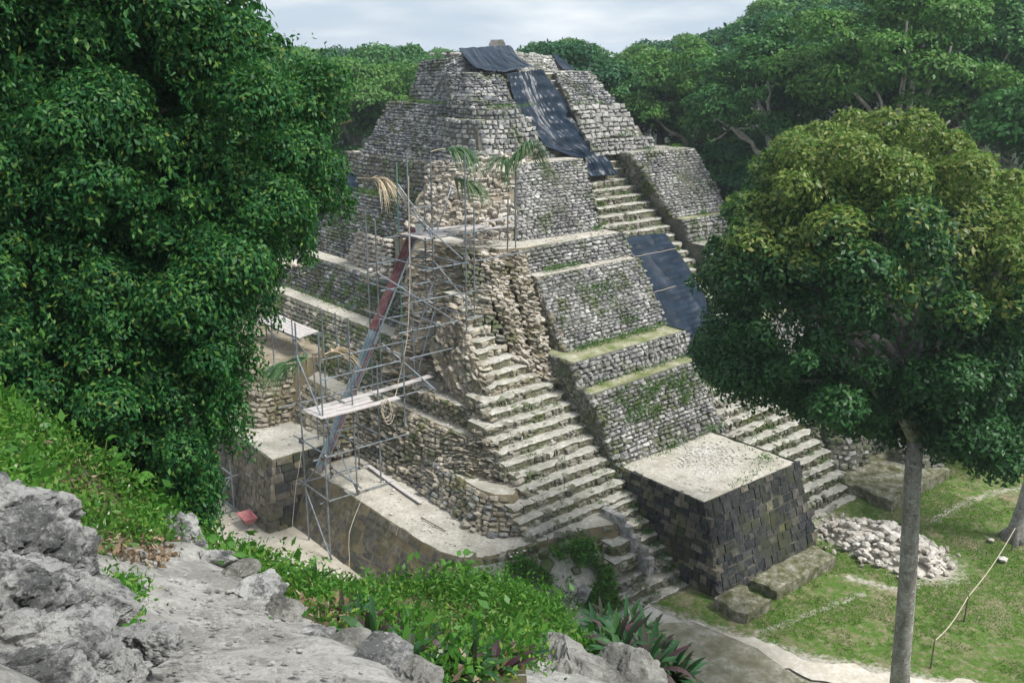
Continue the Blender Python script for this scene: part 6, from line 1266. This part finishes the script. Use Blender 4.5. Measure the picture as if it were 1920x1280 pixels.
for i, (px, py, d) in enumerate(OP + OP2):
    q = at_d(px, py, d); z = max(TZq(q[0], q[1]), q[2] - .25) if abs(TZq(q[0], q[1]) - q[2]) < .6 else q[2] - .1
    lab, gr = (('purple and green oyster plant on the slope beside the path rim', 'oyster plants beside the path') if i < len(OP) else ('purple leaved oyster plant in the clump above the stone ramp', 'oyster plants above the stone ramp'))
    t = thing('oyster_plant', lab, 'plant', (q[0], q[1], z + .03), gr)
    for k in range(13):
        o = bpy.data.objects.new('leaf', LM[k % 4]); COL.objects.link(o); o.parent = t; o.rotation_euler = (R.uniform(-.2, .2), R.uniform(-.7, .35), k * 2.4 + R.uniform(-.3, .3)); s = R.uniform(.75, 1.15) * (1.0 if i < len(OP) else 1.35); o.scale = (s, s, s); o.location = (0, 0, .02 * k / 13)
BL = blade_mesh(.34, .11, .8, 'broadleaf')
for i, (px, py, d, lb) in enumerate(((175, 855, 10.6, 'broad leaved green plant in the bank beside the drooping tree'), (225, 890, 10.6, 'lower broad leaved plant on the bank under the drooping tree'), (420, 1030, 9.8, 'five fingered leafy plant at the edge of the bank above the plaza'), (860, 1065, 14.2, 'bright feathery plant at the far edge of the green slope'))):
    q = at_d(px, py, d); t = thing('broad_leaf_plant', lb, 'plant', tuple(q - np.array([0, 0, .35])))
    mb = MB()
    for k in range(8):
        a = k * .8 + R.uniform(-.2, .2); h_ = R.uniform(.2, .5); e_ = np.array([math.cos(a) * .15, math.sin(a) * .15, h_]); mb.tube([Vector(q - np.array([0, 0, .35])), Vector(q - np.array([0, 0, .35]) + e_)], .008, 5)
        o = bpy.data.objects.new('leaf', BL); COL.objects.link(o); o.parent = t; o.location = e_; o.rotation_euler = (R.uniform(-.3, .3), R.uniform(.1, .5), a); s = R.uniform(.4, .7); o.scale = (s,) * 3
    mb.build('stem', M['weed'], t)

# weeds on the masonry
def weeds(name, pts, n, spread, size, m, label, seed, hgt=.12):
    rng = np.random.default_rng(seed); C, D = [], []
    for (p0, p1, cnt_, wd) in pts:
        p0, p1 = np.array(W(p0)), np.array(W(p1)); t = rng.random(cnt_)[:, None]; b_ = p0 + (p1 - p0) * t + rng.normal(0, 1, (cnt_, 3)) * np.array([wd, wd, .02]); keep = fbm(b_, 1.4, 3) > -.06; b_ = b_[keep]
        for k in range(n): C.append(b_ + rng.normal(0, 1, b_.shape) * spread * np.array([1, 1, .4]) + np.array([0, 0, .02 + .5 * hgt]) * rng.random((len(b_), 1)) * 2); D.append(rng.normal(0, .6, b_.shape) + np.array([0, 0, .8]))
    v, f = leaves(np.concatenate(C), np.concatenate(D), size, .35); o = mesh_obj(name, v, f, M[m]); tag(o, label, 'weeds', kind='stuff')
wl_ = [((29.3, 30.5, 7.85), (35.9, 30.75, 7.85), 420, .12), ((28.6, 29.0, 6.62), (36, 29.1, 6.62), 200, .1), ((30.3, 34.1, 10.8), (33, 34.1, 10.8), 160, .08), ((35.9, 36.2, 11.9), (36.9, 36.2, 11.9), 60, .1), ((42.5, 35.6, 12.0), (45.5, 35.5, 12.0), 220, .12), ((42.6, 34.3, 10.75), (47.5, 34.1, 10.75), 300, .15),
       ((33, 41.3, 17.65), (36, 41.2, 17.65), 70, .1), ((33.5, 41.5, 18.15), (36.4, 41.4, 18.15), 130, .12), ((39.8, 41.3, 18.12), (42.8, 41.3, 18.12), 110, .1), ((40, 40.2, 16.25), (44, 40.2, 16.25), 80, .1), ((43, 38.9, 15.5), (46, 38.9, 15.5), 160, .2),
       ((32.2, 44, 18.25), (32.6, 49, 18.25), 130, .15), ((29.9, 21.6, 3.9), (34.2, 22.4, 3.85), 90, .25), ((33.4, 22.3, 3.85), (34.4, 24.6, 3.85), 110, .18), ((23.2, 51, 4.95), (23.1, 39, 4.95), 120, .12), ((25.9, 52, 7.45), (25.9, 44, 7.45), 200, .2), ((29.9, 46, 13.1), (30.3, 52, 13.1), 300, .3), ((28.3, 26.2, 3.6), (35, 26.4, 3.9), 160, .15), ((28.0, 20.3, .05), (35.3, 20.4, .05), 300, .15), ((24.2, 38, 7.4), (24.6, 42, 7.45), 60, .12)]
weeds('weeds', wl_, 3, .07, .11, 'weed', 'short green weeds growing on the terrace ledges', 3)
wl_ = []
for i in range(0, 17):
    z = zs[i]
    for k in range(3): u = R.uniform(23.5 if i > 6 else 25.5, 28.2); wl_.append(((u, vz(z) + .35, z + .0), (u + R.uniform(.1, .6), vz(z) + .38, z + .0), 14, .06))
for i in range(7): wl_.append(((27.6, vz(zs[i]) + .2, zs[i]), (28.2, vz(zs[i]) + .3, zs[i]), 40, .1))
for i in range(1, 34):
    z = .02 + .41 * i
    for k in range(3): u = R.uniform(36.5, 41.5); wl_.append(((u, vz(z) + .40, z), (u + R.uniform(.1, .8), vz(z) + .42, z), 16, .06))
weeds('weeds', wl_, 3, .06, .10, 'weed', 'small green tufts growing in the corners of the stair treads', 4, .08)
def face_weeds(name, quads, size, m, label, seed, thr=.03, off=.06):
    rng = np.random.default_rng(seed); C, D = [], []
    for (a, b, c_, d_, n_) in quads:
        s, t = rng.random((2, n_)); p_ = (np.array(a) * ((1 - s) * (1 - t))[:, None] + np.array(b) * (s * (1 - t))[:, None] + np.array(c_) * (s * t)[:, None] + np.array(d_) * ((1 - s) * t)[:, None]); p_ = W(p_); keep = fbm(p_, 1.1, 3) > thr; p_ = p_[keep]
        for k in range(6): C.append(p_ - VA * off * rng.uniform(.3, 1.8, (len(p_), 1)) + rng.normal(0, .07, p_.shape)); D.append(rng.normal(0, .6, p_.shape) - VA * .5 + np.array([0, 0, .4]))
    v, f = leaves(np.concatenate(C), np.concatenate(D), size, .4); o = mesh_obj(name, v, f, M[m]); tag(o, label, 'weeds', kind='stuff')
face_weeds('weeds', [((31.5, 31.3, 8.3), (35, 31.3, 8.3), (34.5, 33, 10.1), (31.5, 33, 10.1), 340), ((29.5, 27.3, 5.2), (34.5, 27.4, 5.2), (34.5, 28.2, 6.5), (29.3, 28.2, 6.5), 420), ((34, 26.4, 3.8), (35.8, 26.5, 3.8), (35.9, 28.2, 6.4), (34.5, 28, 6.4), 160), ((44, 36.5, 13), (46, 36.4, 13), (45.5, 38, 15), (44, 38, 15), 60)], .12, 'weed', 'green plants rooted in the terrace walls', 6)
face_weeds('weeds', [((18.6, 26.2, .3), (24.2, 22.5, .2), (24.8, 24.3, 2.2), (19.3, 26.4, 2.2), 1700), ((19, 25, .1), (24, 22.2, .1), (24.3, 23.2, 1.0), (19.6, 25.6, 1.2), 1000)], .17, 'weed', 'green plants smothering the broken corner below the ledge', 7, -.06, .3)
face_weeds('weeds', [((19.4, 25.2, .8), (24.2, 22.7, .4), (24.9, 24.5, 2.6), (19.9, 25.7, 2.6), 2000)], .17, 'herb', 'bright green plants on the broken corner below the ledge', 8, .0, .32)
face_weeds('weeds', [((23.0, 46, 5.3), (23.2, 39, 5.3), (24.8, 39, 7.2), (24.8, 46, 7.2), 420), ((26.0, 48, 7.6), (26.0, 41, 7.6), (26.8, 41, 9.2), (26.8, 48, 9.2), 320), ((22.5, 33.5, 4.2), (22.7, 31.8, 4.2), (23.0, 31.8, 5.2), (22.9, 34, 5.2), 160)], .11, 'weed', 'green plants hanging on the left terrace walls', 9)
# grass on the lawn
rng = np.random.default_rng(21); lp = wxy((26.5, 20.2), (28.5, 14), (30, 10), (50, 6), (54, 24), (46, 21), (36, 21.5), (35.4, 20.3)); q = scatter_terrain(lp, 110000, rng); B = np.c_[q, np.zeros(len(q))]; dn_ = fbm(B, .42, 4) + .5 * fbm(B + 9, 2.5, 3); B = B[dn_ > -.02]
U_, V_ = B @ UA, B @ VA; wd_ = np.maximum.reduce([1.3 - dist_poly(np.c_[U_, V_], PATH_C) / 1.2, .9 - dist_poly(np.c_[U_, V_], [(37.2, 16.8), (37.2, 20.6)]) / 2.4]); B = B[wd_ + fbm(B, 2, 2) < .25]; B[:, 2] = -.02
v, f = leaves(B, rng.normal(0, .7, B.shape) + np.array([0, 0, .55]), .085, .34); o = mesh_obj('grass', v, f, M['lawnblade']); tag(o, 'short patchy grass on the lawn', 'grass', kind='stuff')
print('forest trees', cnt, 'objects', len(bpy.data.objects))
# ------------------------------------------------------------------ air
hz = bpy.data.materials.new('air'); hz.use_nodes = True; t = hz.node_tree; t.nodes.remove(t.nodes['Principled BSDF'])
pv = t.nodes.new('ShaderNodeVolumePrincipled'); pv.inputs['Density'].default_value = .0005; pv.inputs['Color'].default_value = (.80, .90, 1.0, 1); pv.inputs['Anisotropy'].default_value = .2
t.links.new(pv.outputs[0], t.nodes['Material Output'].inputs['Volume'])
o = mesh_obj('haze', [(a, b, c) for a in (-2600, 2600) for b in (-2600, 2600) for c in (-2.0, 40.0)], [(0, 1, 3, 2), (4, 6, 7, 5), (0, 4, 5, 1), (2, 3, 7, 6), (0, 2, 6, 4), (1, 5, 7, 3)], hz); tag(o, 'thin pale haze over the forest', 'haze', kind='stuff')
